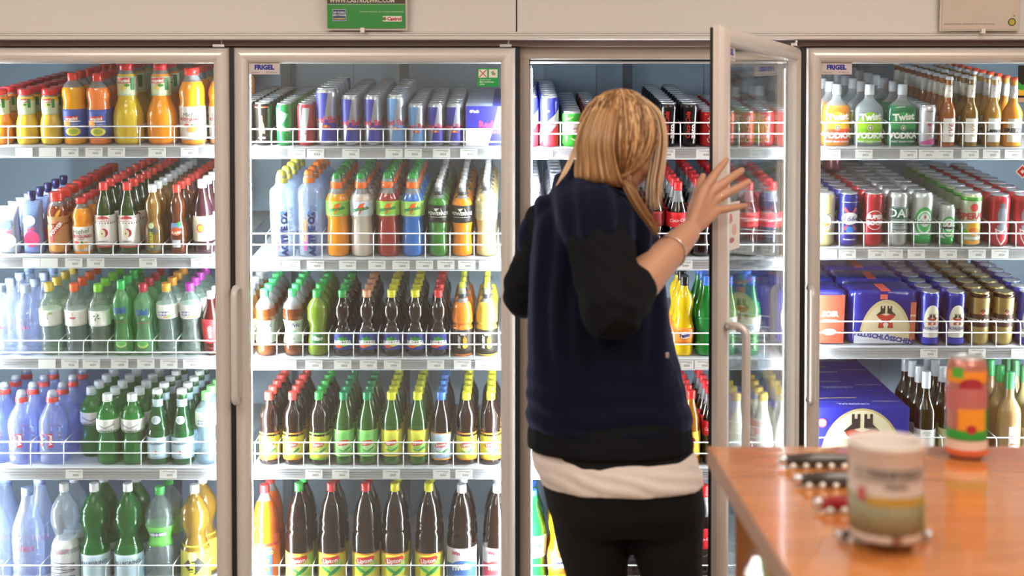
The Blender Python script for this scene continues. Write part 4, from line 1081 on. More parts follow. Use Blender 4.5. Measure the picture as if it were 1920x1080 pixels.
column(1, 4, 'soft_drink_bottle', 'large orange soda bottle, red cap', 'bottle', 499, 912, 56, lambda H, R: bottle('lipton15', H, R, 'e8383a', 'ee6a12', .1, fill=.84, caph=.075, capr=.33, labels=((.06, .42, 'e8622a'), (.42, .45, 'c23a2a')), prints=lambda h, r: [('R', 0, h * .25, 62, 104, '4a6aa8'), ('T', 'TAMPICO', 0, h * .36, 12, 'f0d84a', 0, .05), ('E', 0, h * .27, 44, 18, 'e89a3a', 10), ('E', 4, h * .2, 40, 14, 'd8703a', -12)]), rows=3)
for cx, cap, nm, lb, b2 in ((563, '3aba4e', 'green', 'a8d848', 'd8ea7a'), (623, 'dc3c3c', 'red', 'f0e23e', 'b0dc62'), (687, 'dc3c3c', 'red', 'f0e23e', 'b0dc62'), (741.7, 'e2de2e', 'yellow', 'f0e23e', 'b0dc62'), (804.7, 'e2de2e', 'yellow', 'f0e23e', 'b0dc62')):
    column(1, 4, T_, f'large dark tea bottle, {nm} cap', 'bottle', cx, 908, 53, tea15(cap, lb, b2), rows=3, key='l15' + nm)
for cx, c, nm in ((866, '4a78c0', 'blue'), (932.7, 'd0444a', 'red')):
    column(1, 4, 'soft_drink_bottle', f'large brown soda bottle, {nm}-white label', 'bottle', cx, 911.5, 57, (lambda c: lambda H, R: bottle('lipton15', H, R, 'f2f2f6', '180804', .05, fill=1.1, caph=.075, capr=.33, labels=((.06, .40, 'eee8ea'),), prints=lambda h, r: [('R', 0, h * .15, 120, h * .2, c), ('E', 8, h * .25, 70, 22, c), ('T', 'rivella', 0, h * .22, 19, 'f6f4f6', 4, .05), ('T', 'Win', -18, h * .355, 11, 'b03a50', 0, .05)]))(c), rows=3)

# ---- open cooler (third) ----------------------------------------------------
column(2, 0, EN, 'tall blue-red cola can', 'can', 992, 182, 36, cn('3a3fae', 'rbcola', .35), key='rbc')
column(2, 0, EN, 'tall blue-red cola can', 'can', 1029.6, 182, 36, cn('3a3fae', 'rbcola', .35), key='rbc')
column(2, 0, 'soda_can', 'bright green soda can', 'can', 1071, 209, 38, cn('3fb03a', 'guarana', .35))
column(2, 0, 'soda_can', 'dark red soda can', 'can', 1112, 207, 36, cn('5a1418', 'coke', .35))
for cx in (1252, 1291):
    column(2, 0, 'soda_can', 'tall black cola can, red script', 'can', cx, 194, 34, cn('100d0d', 'zero', .35), key='zero', rows=10)
column(2, 0, 'soda_can', 'red cola can', 'can', 1327, 209, 33, cn('b01820', 'coke', .35))
for cx in (1362, 1398, 1434, 1469):
    column(2, 0, 'soda_can', 'red cola can', 'can', cx, 209, 33, cn('b01820', 'coke', .35), key='cokecan')
wb = lambda H, R: bottle('active', H, R, 'dfe4ee', 'eef0f6', 0, fill=1.1, caph=.1, capr=.7, labels=((.2, .7, 'f4f4f8'),))
for cx in (1000, 1046):
    column(2, 1, 'milk_bottle', 'white plastic milk bottle', 'bottle', cx, 345, 38, wb, key='milk')
cokeb = lambda H, R: bottle('coke', H, R, 'e0262c', '140504', 0, fill=.72, caph=.105, capr=.42, labels=((.40, .60, 'd02028'),), prints=lambda h, r: [('T', 'Coca-Cola', 0, h * .50, 10, 'f6f0f0', 4, .0, .3)])
column(2, 1, 'cola_bottle', 'dark cola bottle, black cap', 'bottle', 1224, 338, 41, lambda H, R: bottle('coke', H, R, '22201f', '140504', 0, fill=.72, caph=.105, capr=.42, labels=((.40, .60, '8a1a20'),)))
for cx in (1268, 1312, 1356, 1400, 1444):
    column(2, 1, 'cola_bottle', 'cola bottle, red cap and label', 'bottle', cx, 342, 42, cokeb, key='coke05')
column(2, 2, 'soft_drink_bottle', 'yellow lemonade bottle, black cap', 'bottle', 1280.5, 517, 39, lambda H, R: bottle('fanta', H, R, '1c1a1a', 'e8c40a', .1, fill=1.1, caph=.11, capr=.42, labels=((.16, .36, 'e8862a'),), prints=lambda h, r: [('E', 0, h * .27, 34, 24, 'f2ecdc'), ('T', 'Fanta', 0, h * .27, 11, '2a2f7a', 8, .06)]))
column(2, 2, 'soft_drink_bottle', 'green soda bottle, blue cap', 'bottle', 1321, 517, 39, lambda H, R: bottle('coke', H, R, '4a7ae0', '1f9a3a', .35, fill=1.1, caph=.11, capr=.42, labels=((.30, .50, '1c7a34'),)))
for cx in (1362, 1404):
    column(2, 2, 'soft_drink_bottle', 'green soda bottle, blue cap', 'bottle', cx, 517, 40, lambda H, R: bottle('coke', H, R, '4a7ae0', '1f9a3a', .35, fill=1.1, caph=.11, capr=.42, labels=((.30, .50, 'd8e4dc'),)), key='spr')
for cx in (1378, 1428, 1470):
    column(2, 3, 'milk_bottle', 'white milk drink bottle, yellow cap', 'bottle', cx, 738, 42, lambda H, R: bottle('pelle', H, R, 'e8c83a', 'e4e8e0', 0, fill=1.1, caph=.1, capr=.48, labels=((.1, .36, 'dfe6ea'),)), key='milky')
column(2, 3, 'soft_drink_bottle', 'amber soda bottle, red cap', 'bottle', 1294, 733, 37, lambda H, R: bottle('lipton', H, R, 'e0342e', 'c07a1a', .25, fill=1.1, labels=((.12, .46, 'efc83a'),), prints=lambda h, r: [('E', 0, h * .34, 24, 22, 'b02a34')]))
column(2, 3, 'cola_bottle', 'dark cola bottle, red cap', 'bottle', 1333, 733, 36, cokeb, key='coke05b')
column(2, 4, 'soft_drink_bottle', 'large green soda bottle, blue cap', 'bottle', 998, 922, 54, lambda H, R: bottle('coke', H, R, '3a66d0', '1f9a3a', .35, fill=1.1, caph=.075, capr=.36, labels=((.32, .55, 'c4dfc8'),), prints=lambda h, r: [('T', 'Sprite', 0, h * .45, 17, '2a4f9a', 8, .05, .2), ('E', 0, h * .53, 34, 16, 'b6e03a')]), rows=3)
column(2, 4, 'soft_drink_bottle', 'large orange-yellow soda bottle', 'bottle', 1052, 925, 54, lambda H, R: bottle('fanta', H, R, '2a4fa0', 'eeb010', .1, fill=1.1, caph=.075, capr=.36, labels=((.16, .40, 'e8702a'),), prints=lambda h, r: [('E', 0, h * .28, 50, 36, 'f2ecdc'), ('T', 'Fanta', 0, h * .28, 17, '2a2f7a', 8, .06)]), rows=2)
column(2, 4, 'cola_bottle', 'large dark cola bottle, black label', 'bottle', 1187, 915, 56, lambda H, R: bottle('coke', H, R, '1a1818', '120504', 0, fill=1.1, caph=.075, capr=.36, labels=((.26, .52, '141212'),), prints=lambda h, r: [('T', 'Coca-Cola', 0, h * .45, 11, 'c22a2c', 0, .0, .3), ('T', 'zero', 0, h * .36, 15, 'f2f2f2', 0, .03)]), rows=1)
column(2, 4, 'cola_bottle', 'large cola bottle, red cap', 'bottle', 1316, 912, 54, lambda H, R: cokeb(H, R), rows=2)

# ---- beer cooler (fourth) ---------------------------------------------------
VO = 'vodka_bottle'
column(3, 0, VO, 'flat orange vodka flask', 'bottle', 1565, 160, 54, twist('e8963a', 'f2b02e', 'e0502e'))
column(3, 0, VO, 'flat clear vodka flask, lime label', 'bottle', 1625.5, 160.5, 56, twist('b8c4c8', '9ccf2e', '86c02a', ('c6d2da', .4)))
column(3, 0, VO, 'flat green vodka flask', 'bottle', 1687, 160.5, 57, twist('128a5e', '2f9a5a', '0f6a4a'))
column(3, 0, 'cider_can', 'slim white-pink cider can', 'can', 1736, 198, 31, cn('cfd0d6', 'white', .5))
column(3, 0, 'cider_bottle', 'amber long-neck bottle, red script', 'bottle', 1773, 145, 33, eve('a85a1e', 'eve'), rows=10)
column(3, 0, 'cider_bottle', 'golden long-neck bottle, pale script', 'bottle', 1814.6, 145, 34, eve('8a6418', 'eve', txt='c09a6a'), rows=10)
column(3, 0, 'cider_bottle', 'golden long-neck bottle, white label', 'bottle', 1857, 145, 34, eve('b8862a', 'Lemon', 'e6e6e2', txt='1c1c1c', rot=0, wcap='cfd0cc'), rows=10)
column(3, 0, 'cider_bottle', 'cloudy orange long-neck bottle, red crown', 'bottle', 1894, 146.5, 38, eve('ee9a22', 'BREEZER', 'f0ead8', 'd8442e', '2a2a2a', 0, 'e8eaee'), rows=10)
BC = 'beer_can'
column(3, 1, BC, 'gold can with round emblem', 'can', 1543, 362, 40, cn('cdbf8a', 'gold_round', .5))
column(3, 1, BC, 'royal blue can with white oval', 'can', 1587, 362, 40, cn('24287e', '1664', .35))
column(3, 1, BC, 'red can with ring emblem', 'can', 1633, 361.5, 40, cn('b02630', 'super', .4))
column(3, 1, BC, 'silver can with dark green panel', 'can', 1679, 361, 40, cn('c6cacc', 'dab', .6))
column(3, 1, BC, 'green-silver can with red star', 'can', 1725, 361, 40, cn('cfd4d2', 'heineken', .5, bands=((.05, .20, '1f8a3c'),)))
column(3, 1, BC, 'small green-silver can with red star', 'can', 1772, 384, 31, cn('cfd4d2', 'heineken', .5, bands=((.05, .20, '1f8a3c'),)))
column(3, 1, BC, 'orange-green can with slanted lettering', 'can', 1816, 362, 40, cn('c8cfae', 'desp', .45, bands=((.86, .93, '4aa83a'), (.22, .32, '5fae3a'))))
for cx in (1868, 1913):
    column(3, 1, BC, 'red can with grey figure', 'can', cx, 365.5, 41, cn('b4202c', 'red_art', .35), key='redart')
p_ = P(1560, 318, YF + .42)
put(can(.115, .033, '5a1a2a', .4, 'silver', None), BC, (p_.x, p_.y, P(1560, 463, YF).z + .42 * math.tan(TILT[1]) + .172), (0, 0, 0), 'short dark red can standing on the royal blue beer cans', 'can')


def arc(cx_, cz, rx, rz, n=24):
    return [(cx_ + rx * math.cos(math.pi * i / n), cz + rz * math.sin(math.pi * i / n)) for i in range(n + 1)]


def shrink_pack(wd, dp, ht, items, nx=4):
    """Film-wrapped cans: a soft block whose sides bulge over the cans inside."""
    bm = bmesh.new()
    nu, nv = nx * 8, 6
    def ring(z, s):
        out = []
        N = 64
        for i in range(N):
            a = 2 * math.pi * i / N
            ca, sa = math.cos(a), math.sin(a)
            x = wd / 2 * math.copysign(abs(ca) ** .28, ca) * s; y = dp / 2 * math.copysign(abs(sa) ** .28, sa) * s
            sc_ = .004 * abs(math.sin(x / wd * math.pi * nx)) if abs(sa) > abs(ca) * dp / wd else .004 * abs(math.sin(y / dp * math.pi * 2))
            k = 1 + sc_ / (wd / 2) * 2
            out.append(bm.verts.new((x * k, y * k + dp / 2, z)))
        return out
    rs = [ring(z * ht, s) for z, s in ((0, .93), (.03, .98), (.10, 1), (.5, 1.0), (.84, 1), (.91, .985), (.96, .94), (.985, .86), (.992, .6), (.985, .2))]
    for a, b in zip(rs[:-1], rs[1:]):
        for i in range(64):
            bm.faces.new((a[i], a[(i + 1) % 64], b[(i + 1) % 64], b[i]))
    bm.faces.new(rs[0][::-1]); bm.faces.new(rs[-1])
    me = bm_mesh('film_wrap', bm, True); me.materials.append(M('film_blue', hexc('2a2f96'), .16, coat=.8, bump=.35, bscale=60))
    parts = [('film_wrap', me, None, False)]
    parts.append(('front_print', print_me('front_print', items, lambda u, v, off: Vector((u, -.0075 - off - .0008, v)), None), None, False))
    strap = box_me('carry_strap', -.014, .014, -.0095, dp * .6, ht + .0005, ht + .0025); strap.materials.append(paint('d8604e'))
    parts.append(('carry_strap', strap, None, False))
    return parts


ht = (648.5 - 545) / (FPX / (CAMD + YF)); ww = (1711 - 1588) / (FPX / (CAMD + YF))
hm = ht * 1000; wm = ww * 1000
pk_items = [('G', arc(4, 4, wm * .41, hm * .82), 'd9c394'), ('G', arc(4, 4, wm * .37, hm * .75), 'e6d6b0')] + castle(4, hm * .52, .84) + [('G', [(-wm * .46, hm * .26), (0, hm * .22), (wm * .44, hm * .06), (wm * .44, 4), (-wm * .46, 4)], 'dfe0ea'), ('T', 'FELDSCHLÖSSCHEN', 0, hm * .14, 15, '2a2f8a', -9, .05), ('R', wm * .43, hm * .45, 18, hm * .7, 'c8705a'), ('T', 'SOIR', wm * .43, hm * .55, 6, 'f4ead8', 0, .04), ('R', -6, hm * .90, 24, 16, 'e0705a')]
pk = shrink_pack(ww, .135, ht, pk_items)
pkb_items = [('E', -wm * .25, hm * .5, wm * .5, hm * .9, 'e6d6b0')] + castle(-wm * .2, hm * .52, .7) + [('R', wm * .24, hm * .48, wm * .46, hm * .9, 'cf5a44'), ('T', 'SOIR', wm * .25, hm * .58, 17, 'f4ead8', 0, .05), ('T', 'SESSION', wm * .25, hm * .45, 9, 'f4ead8', 0, .03), ('E', wm * .25, hm * .24, 46, 22, 'b8b0a8')]
pk2 = shrink_pack(ww, .135, ht, pkb_items)
zs = P(1650, 648.5, YF).z
for ci, (cxp, pp, nm) in enumerate(((1518, pk2, 'with red side panel'), (1650, pk, 'with castle picture'))):
    for k in range(4):
        y = YF + .02 + k * .158
        put(pp, 'can_multipack', (P(cxp, 600, YF + .05).x, y, zs + (y - YF) * math.tan(TILT[2]) + .001), (TILT[2], 0, R_(0 if k == 0 else random.uniform(-2, 2))), f'film-wrapped blue beer pack {nm}, {ORD[k]} in its row, third shelf, beer cooler', 'multipack', 'film-wrapped beer packs', True)
    xx = P(cxp, 600, YF).x
    COLX.setdefault((3, 2), []).append((xx - ww / 2 - .016, xx + ww / 2 + .016))
for cx, c in ((1739, 'b'), (1786, 'b'), (1832, 'g'), (1876.5, 'g'), (1922, 'b')):
    if c == 'b':
        column(3, 2, BC, 'blue beer can with castle', 'can', cx, 546.5, 39, cn('2a35a0', 'feld', .4), key='feldb')
    else:
        column(3, 2, BC, 'gold-black beer can', 'can', cx, 546.5, 39, cn('c8b070', 'feld_gold', .7, 'd8c690', bands=((.90, .97, '3a241a'),)), key='feldg')

ht = (866 - 762) / (FPX / (CAMD + YF)); ww = (1704 - 1522) / (FPX / (CAMD + YF)); hm = ht * 1000; wm = ww * 1000
bx = carton_parts(ww, .20, ht, '262a98', [('G', arc(4, 6, wm * .425, hm * .95), 'c9b480'), ('G', arc(4, 6, wm * .40, hm * .91), 'e9dcb8'), ('R', 4, hm * .025, wm * .85, hm * .05, 'e9e4dc')] + castle(4, hm * .50, 1.55) + [('E', -wm * .40, hm * .72, 30, 30, 'd84a50'), ('E', -wm * .40, hm * .72, 23, 23, 'e88a8c'), ('T', 'FELDSCHLÖSSCHEN', 4, hm * .05, 9, '262a98', 0, .03)],
    [('T', 'ORIGINAL', -15, 40, 16, 'c9cde8', 180, .04), ('R', -60, 110, 150, 8, 'c9b878', 4), ('T', 'FELDSCHLÖSSCHEN', wm * .32, 70, 7, 'd8dcf0', 180, .03), ('E', wm * .32, 58, 18, 7, 'b03a34'), ('R', -90, 60, 60, 1.5, 'aab0d8')])
zs = P(1650, 866, YF).z
for k in range(3):
    y = YF + .002 + k * .203
    put(bx, 'beer_carton', ((P(1704, 800, YF).x + P(1522, 800, YF).x) / 2, y, zs + (y - YF) * math.tan(TILT[3]) + .001), (TILT[3], 0, 0), f'blue beer carton with castle emblem, {ORD[k]} in its row, fourth shelf, beer cooler', 'carton', 'beer cartons', True)
COLX.setdefault((3, 3), []).append((P(1522, 800, YF).x, P(1704, 800, YF).x))
WI = 'wine_bottle'
wn = lambda cap, body, lab, trans=.0: (lambda H, R: bottle('wine', H, R, cap, body, trans, fill=1.1, caph=.19, capr=.40, style='capsule', labels=((.06, .36, lab),), prints=lambda h, r: [('T', 'DIVINO', 0, h * .33, 6, '8a8480', 0, .0), ('T', 'BLANC', 0, h * .10, 6, '9a948e', 0, 0)]))
column(3, 3, WI, 'dark wine bottle, white capsule', 'bottle', 1732, 697, 40, wn('dfe3ea', '1c1a08', 'e4e2dc'), key='w1', rows=5)
column(3, 3, WI, 'dark wine bottle, white capsule, yellow label', 'bottle', 1778, 697, 42, wn('cdd3da', '201c0a', 'd9d7a6'), key='w2', rows=5)
column(3, 3, WI, 'straw-coloured wine bottle, white label', 'bottle', 1822, 697, 42, wn('2f9a52', 'c9b46a', 'e6e2d6', .3), key='w3', rows=4)
column(3, 3, WI, 'pale rosé wine bottle, green capsule', 'bottle', 1888, 699, 46, lambda H, R: bottle('wine', H, R, '3fae62', 'd8b07a', .45, fill=1.1, caph=.19, capr=.38, style='capsule', prints=lambda h, r: [('R', 4, h * .24, 34, h * .32, 'ece6e0'), ('E', 4, h * .28, 26, 14, 'd08a72'), ('E', 4, h * .20, 26, 8, 'c87a62')]), rows=4)
column(3, 3, WI, 'straw-coloured wine bottle, cream label', 'bottle', 1932, 697, 42, wn('4a8a5a', 'c0ae7a', 'e2d2ae', .3), rows=4)

# ================================================================ shelves with rails, tags and wire guards
TAGS = {(0, 0): [46, 90, 132, 177, 219, 295, 356], (0, 1): [60, 93, 139, 180, 278, 375], (0, 2): [89, 132, 172, 225, 274, 317, 360, 393], (0, 3): [140, 316],
        (1, 0): [557, 592, 658, 739, 775, 828, 879], (1, 1): [547, 592, 652, 707, 752, 796, 836, 875, 914], (1, 2): [540, 589, 643, 691, 736, 817, 867, 907], (1, 3): [589, 639, 734, 828, 870],
        (2, 0): [1020, 1249, 1321], (2, 1): [1010, 1282], (2, 2): [1284, 1318], (2, 3): [1300],
        (3, 0): [1559, 1619, 1703, 1738, 1770, 1818, 1858, 1899], (3, 1): [1553, 1588, 1643, 1676, 1717, 1777, 1831, 1874], (3, 2): [1741, 1831, 1911]}
WIRES = {(0, 0): (37, 16), (0, 1): (23, 3), (0, 2): (32, 10), (1, 0): (34, 10)}
tagme = box_me('price_tag', -.0275, .0275, -.0006, 0, 0, .0285); tagme.materials.append(PAPER)
barme = print_me('tag_print', [('R', -4 + i * 2.2, 11, 1.2 if i % 3 else .7, 7, '6a6a70') for i in range(9)] + [('R', 2, 23, 40, 2, '9a9aa0'), ('R', 14, 19, 16, 1.5, 'a6a6aa')], flat_map((0, -.0006, 0), (1, 0, 0), (0, 0, 1), (0, -1, 0)), None, off0=.0002, offs=.00001)
SHL = ['top', 'second', 'third', 'fourth', 'bottom']
for c in range(4):
    for s in range(5):
        x0, x1 = JOINTS[c] + .034, JOINTS[c + 1] - .034
        mid = (JOINTS[c] + JOINTS[c + 1]) / 2
        rt, rb = RAILS[c][s]
        ry = .114
        z1, z0 = P(960, rt, ry).z, P(960, rb, ry).z
        t = tag(empty('cooler_shelf', (mid, ry, z0)), f'tilted {SHL[s]} wire shelf with pale price rail in the {COOLN[c]} cooler', 'shelf', 'cool room shelves')
        hw = (x1 - x0) / 2; hh = z1 - z0
        rail_prof = [(0, 0), (.0015, -.003), (.004, -.004), (hh - .006, .0), (hh - .003, -.003), (hh, -.002), (hh, .006), (0, .006)]
        vs_ = [(sx * hw, yy, zz) for sx in (-1, 1) for zz, yy in rail_prof]; n = len(rail_prof)
        fs = [(i, (i + 1) % n, n + (i + 1) % n, n + i) for i in range(n)] + [tuple(range(n))[::-1], tuple(range(n, 2 * n))]
        rail = link('price_rail', mesh_from('price_rail', vs_, fs), RAIL, t)
        for i, zz in enumerate((.30, .5, .7)):
            g = link('rail_rib', box_me('rail_rib', -hw + .001, hw - .001, -.0045, -.001, hh * zz, hh * zz + .0012), RAIL, rail)
        for tx in TAGS.get((c, s), ()):
            pt = link('price_tag', tagme, None, rail, (P(tx, rt, ry).x - mid, -.0047, hh * .5 - .0145))
            if c in (1, 2, 3) or tx > 120:
                link('tag_print', barme, None, rail, (P(tx, rt, ry).x - mid, -.0048, hh * .5 - .0145))
        # deck of lengthwise slats under the products
        zb = P(960, BASE[c][s], YF).z - z0
        tl = TILT[s]
        dl = .74
        vs_, fs = [], []
        for y_, z_ in ((.004, -.0), (dl, dl * math.tan(tl))):
            for xx in (-hw, hw):
                for dz in (0, -.006):
                    vs_.append((xx, y_, zb - (YF - ry - .004) * math.tan(tl) + z_ + dz))
        fs = [(0, 2, 6, 4), (1, 5, 7, 3), (0, 1, 3, 2), (4, 6, 7, 5), (0, 4, 5, 1), (2, 3, 7, 6)]
        link('deck', mesh_from('deck', vs_, fs), M('shelf_deck_white', (.42, .43, .45), .4), t)
        a, b = WIRES.get((c, s), (47, 26))
        wz = [P(960, rt - a, ry).z - z0, P(960, rt - b, ry).z - z0]
        for z_ in wz:
            link('guard_wire', tube_me('guard_wire', [(-hw, .004, z_), (hw, .004, z_)], .0022, 6), WHITE, t)
        # lane dividers between the columns: bent wire running back
        iv = sorted(COLX.get((c, s), []))
        xsd = []
        for (l0, r0), (l1, r1) in zip(iv[:-1], iv[1:]):
            if l1 - r0 > .0065: xsd.append((r0 + l1) / 2)
        if iv:
            xsd = [iv[0][0] - .004] + xsd + [iv[-1][1] + .004]
        for xd in xsd:
            xl = xd - mid
            if abs(xl) > hw - .004 or ((c, s) == (3, 2) and xd < P(1724, 600, YF).x): continue
            link('divider_wire', tube_me('divider_wire', [(xl, .005, hh * .9), (xl, .005, wz[0] - .012), (xl, .008, wz[0] - .005), (xl, .014, wz[0] - .001), (xl, .022, wz[0]), (xl, .09, wz[0] + .09 * math.tan(tl))], .0019, 5), WHITE, t)

# ================================================================ signs on the wall above the doors
def sign_holder(x0, x1, zb, label, items, bg, tilt, clipx):
    w_ = x1 - x0; hgt = .33
    t = tag(empty('sign_holder', ((x0 + x1) / 2, -.045, zb), (tilt, 0, 0)), label, 'sign')
    link('back_plate', box_me('back_plate', -w_ / 2 - .006, w_ / 2 + .006, .003, .007, -.006, hgt, .001), M('holder_plastic', (.74, .66, .58), .2, coat=.5), t)
    sh = link('sheet', box_me('sheet', -w_ / 2, w_ / 2, 0, .003, 0, hgt - .004), paint(bg), t)
    link('sheet_print', print_me('sheet_print', items, flat_map((0, 0, 0), (1, 0, 0), (0, 0, 1), (0, -1, 0)), None), None, sh)
    link('clear_cover', box_me('clear_cover', -w_ / 2 - .006, w_ / 2 + .006, -.004, -.0025, -.006, hgt, .0004), pane_mat(), t)
    link('clip', box_me('clip', clipx - .006, clipx + .006, -.008, .009, -.013, .002, .001), M('clip_white', (.85, .8, .74), .3), t)
    link('arm', box_me('arm', -.02, .02, .007, .032, .06, .09), M('holder_plastic', (.74, .66, .58), .2), t)
    return t


a_, b_ = P(614, 30, -.045).x, P(760, 30, -.045).x
zb = P(690, 53, -.045).z
wm = (b_ - a_) * 1000
sign_holder(a_, b_, zb, 'green oil advertisement with dark race photo in a wall holder', [
    ('R', 0, 200, wm - 1, 250, '4a3626'), ('R', 60, 110, 90, 40, '5d4426', 12), ('R', -60, 180, 70, 60, '3a2c22', -8), ('R', 0, 37, wm - 1, 73, '1d9a38'), ('R', 0, 73, wm - 1, 2, 'b9d6a8'),
    ('T', 'WWW.CASTROLWRC.COM', -12, 84, 11, 'f0ead8', 0, .03), ('R', -82, 40, 42, 36, 'b8bfd6'), ('R', -82, 40, 38, 32, '2f3f7a'), ('T', 'BP FORD', -82, 48, 6, 'eef0f4', 0, .03), ('T', 'ABU DHABI', -82, 40, 5.5, 'eef0f4', 0, .03), ('R', -82, 29, 34, 4, 'c8b05a'),
    ("T", "IT'S MORE THAN JUST OIL. IT'S LIQUID ENGINEERING.", 48, 50, 4, 'd6ecc8', 0, 0), ('R', 80, 29, 58, 17, 'f4f0e6'), ('T', 'Castrol', 85, 29, 10, 'c8342e', 0, .05, .2), ('E', 56, 29, 11, 11, '2f8a3f'), ('E', 57, 29, 6, 6, 'd0453a')], '4a3626', R_(6), -.012)
a_, b_ = P(1766, 30, -.045).x, P(1908, 30, -.045).x
sign_holder(a_, b_, P(1840, 55, -.045).z, 'blank beige notice sheet with round logo in a wall holder', [
    ('T', 'Dieses Dokument, auf welchem Sie hier erkennen ist', -32, 17, 5, '5a4436', 0, 0), ('E', 98, 22, 24, 24, '3f4a1e'), ('E', 98, 22, 18, 18, 'd6b84a'), ('T', 'bp', 104, 42, 5, '5a4436', 0, .02)], 'e6d2c2', R_(5), .01)

# ================================================================ the woman at the open cooler
def PT(px, py, d):
    return P(px, py, d - CAMD)


SKIN = M('skin', (.52, .27, .165), .5, sss=.15, var=.08, vscale=30)
NAVY = M('fleece_navy', (.005, .006, .0145), .95, spec=.1, sheen=.45, bump=.55, bscale=420, var=.3, vscale=5)
BLK = M('knit_black', (.0048, .005, .006), .9, spec=.2, bump=.4, bscale=600)
TROU = M('trousers_black', (.008, .0078, .0085), .8, spec=.2, bump=.2, bscale=500)
SHIRT = M('shirt_white', (.70, .60, .53), .8, bump=.3, bscale=350)
WD = 2.93


def ring_loft(bm, rings, n=28, sup=.85):
    """Closed loft over rings (centre, half-width vector, half-depth vector)."""
    rv = []
    for c, u, v in rings:
        rr = []
        for k in range(n):
            a = 2 * math.pi * k / n
            ca, sa = math.cos(a), math.sin(a)
            ca = math.copysign(abs(ca) ** sup, ca); sa = math.copysign(abs(sa) ** sup, sa)
            rr.append(bm.verts.new(c + u * ca + v * sa))
        rv.append(rr)
    for a, b in zip(rv[:-1], rv[1:]):
        for k in range(n):
            bm.faces.new((a[k], a[(k + 1) % n], b[(k + 1) % n], b[k]))
    bm.faces.new(rv[0]); bm.faces.new(rv[-1][::-1])


def bm_tube(bm, pts, rads, n=14, flat=None):
    pts = [Vector(p) for p in pts]
    # resample smoothly
    pp = catmull([(i, *p, r) for i, (p, r) in enumerate(zip(pts, rads))], 5)
    P3 = [Vector(q[1:4]) for q in pp]; RR = [q[4] for q in pp]
    nrm = None; rv = []
    for i, p in enumerate(P3):
        t = (P3[min(i + 1, len(P3) - 1)] - P3[max(i - 1, 0)]).normalized()
        nrm = t.orthogonal().normalized() if nrm is None else (nrm - t * nrm.dot(t)).normalized()
        bi = t.cross(nrm)
        rr = []
        for k in range(n):
            a = 2 * math.pi * k / n
            d = nrm * math.cos(a) + bi * math.sin(a)
            if flat is not None:
                fn, fs = flat
                d = d - fn * d.dot(fn) * (1 - fs)
            rr.append(bm.verts.new(p + d * RR[i]))
        rv.append(rr)
    for a, b in zip(rv[:-1], rv[1:]):
        for k in range(n):
            bm.faces.new((a[k], a[(k + 1) % n], b[(k + 1) % n], b[k]))
    bm.faces.new(rv[0][::-1]); bm.faces.new(rv[-1])
    # round the far end
    bm_ball(bm, P3[-1], RR[-1] * .98, 8, flat); bm_ball(bm, P3[0], RR[0] * .98, 8, flat)


def bm_ball(bm, c, r, n=12, flat=None, scale=None, rot=None):
    m = Matrix.Translation(c)
    if rot is not None: m = m @ rot
    s = scale or (r, r, r)
    got = bmesh.ops.create_uvsphere(bm, u_segments=n * 2, v_segments=n, radius=1, matrix=m @ Matrix.Diagonal((*s, 1)))
    if flat is not None:
        fn, fs = flat
        for v in got['verts']:
            d = v.co - c
            v.co = c + d - fn * d.dot(fn) * (1 - fs)


def remeshed(name, bm, voxel, smooth, mat, parent, fold=None):
    bmesh.ops.recalc_face_normals(bm, faces=bm.faces)
    me = bpy.data.meshes.new(name + '_raw'); bm.to_mesh(me); bm.free()
    o = bpy.data.objects.new(name + '_raw', me); COL.objects.link(o)
    r = o.modifiers.new('r', 'REMESH'); r.mode = 'VOXEL'; r.voxel_size = voxel
    s = o.modifiers.new('s', 'SMOOTH'); s.factor = .5; s.iterations = smooth
    bpy.context.view_layer.update()
    dg = bpy.context.evaluated_depsgraph_get()
    out = bpy.data.meshes.new_from_object(o.evaluated_get(dg))
    bpy.data.objects.remove(o); bpy.data.meshes.remove(me)
    out.name = name
    if fold:
        nr = [v.normal.copy() for v in out.vertices]
        for v, n_ in zip(out.vertices, nr):
            v.co += n_ * fold(v.co)
    out.materials.clear(); out.materials.append(mat)
    out.polygons.foreach_set('use_smooth', [True] * len(out.polygons))
    return link(name, out, None, parent)


foot = PT(1165, 900, WD)
woman = tag(empty('person', (foot.x, foot.y, 0)), 'woman in navy fleece vest holding the cooler door open, seen from behind', 'person')
WOFF = Vector((foot.x, foot.y, 0))


def rebase(o):
    """Shift a child's mesh so that its parent may stand at the feet."""
    if o.type == 'MESH':
        o.data.transform(Matrix.Translation(-WOFF))
    return o


def tor(rows, grow=0.0, dep=0.0):
    out = []
    for y, xl, xr, ry in rows:
        d = WD + dep
        c = PT((xl + xr) / 2, y, d); hw = abs(PT(xr, y, d).x - PT(xl, y, d).x) / 2 + grow
        out.append((c, Vector((hw, 0, 0)), Vector((0, ry + grow, 0))))
    return out


TORSO = [(318, 1110, 1180, .045), (340, 1085, 1188, .062), (362, 1052, 1200, .085), (390, 1020, 1215, .098), (430, 1000, 1228, .110), (480, 992, 1236, .115), (540, 990, 1244, .116), (600, 990, 1254, .116), (660, 991, 1266, .120), (720, 990, 1280, .128), (770, 989, 1292, .136), (800, 989, 1296, .140)]
HIPS = [(780, 992, 1294, .142), (830, 992, 1298, .145), (880, 1002, 1308, .148), (920, 1012, 1318, .146), (960, 1022, 1320, .13)]
SR = PT(1120, 412, 2.85); ER = PT(1146, 584, 2.735); WR = PT(1290, 437, 2.945)
SL = PT(1034, 420, WD + .03); EL = PT(985, 553, WD + .06); WL = PT(1040, 560, WD + .30)
HC = PT(1166, 264, WD - .03)                # head centre
LHIP = PT(1098, 905, WD); RHIP = PT(1238, 905, WD)
LKN = PT(1122, 1110, WD - .01); RKN = PT(1262, 1110, WD - .02)
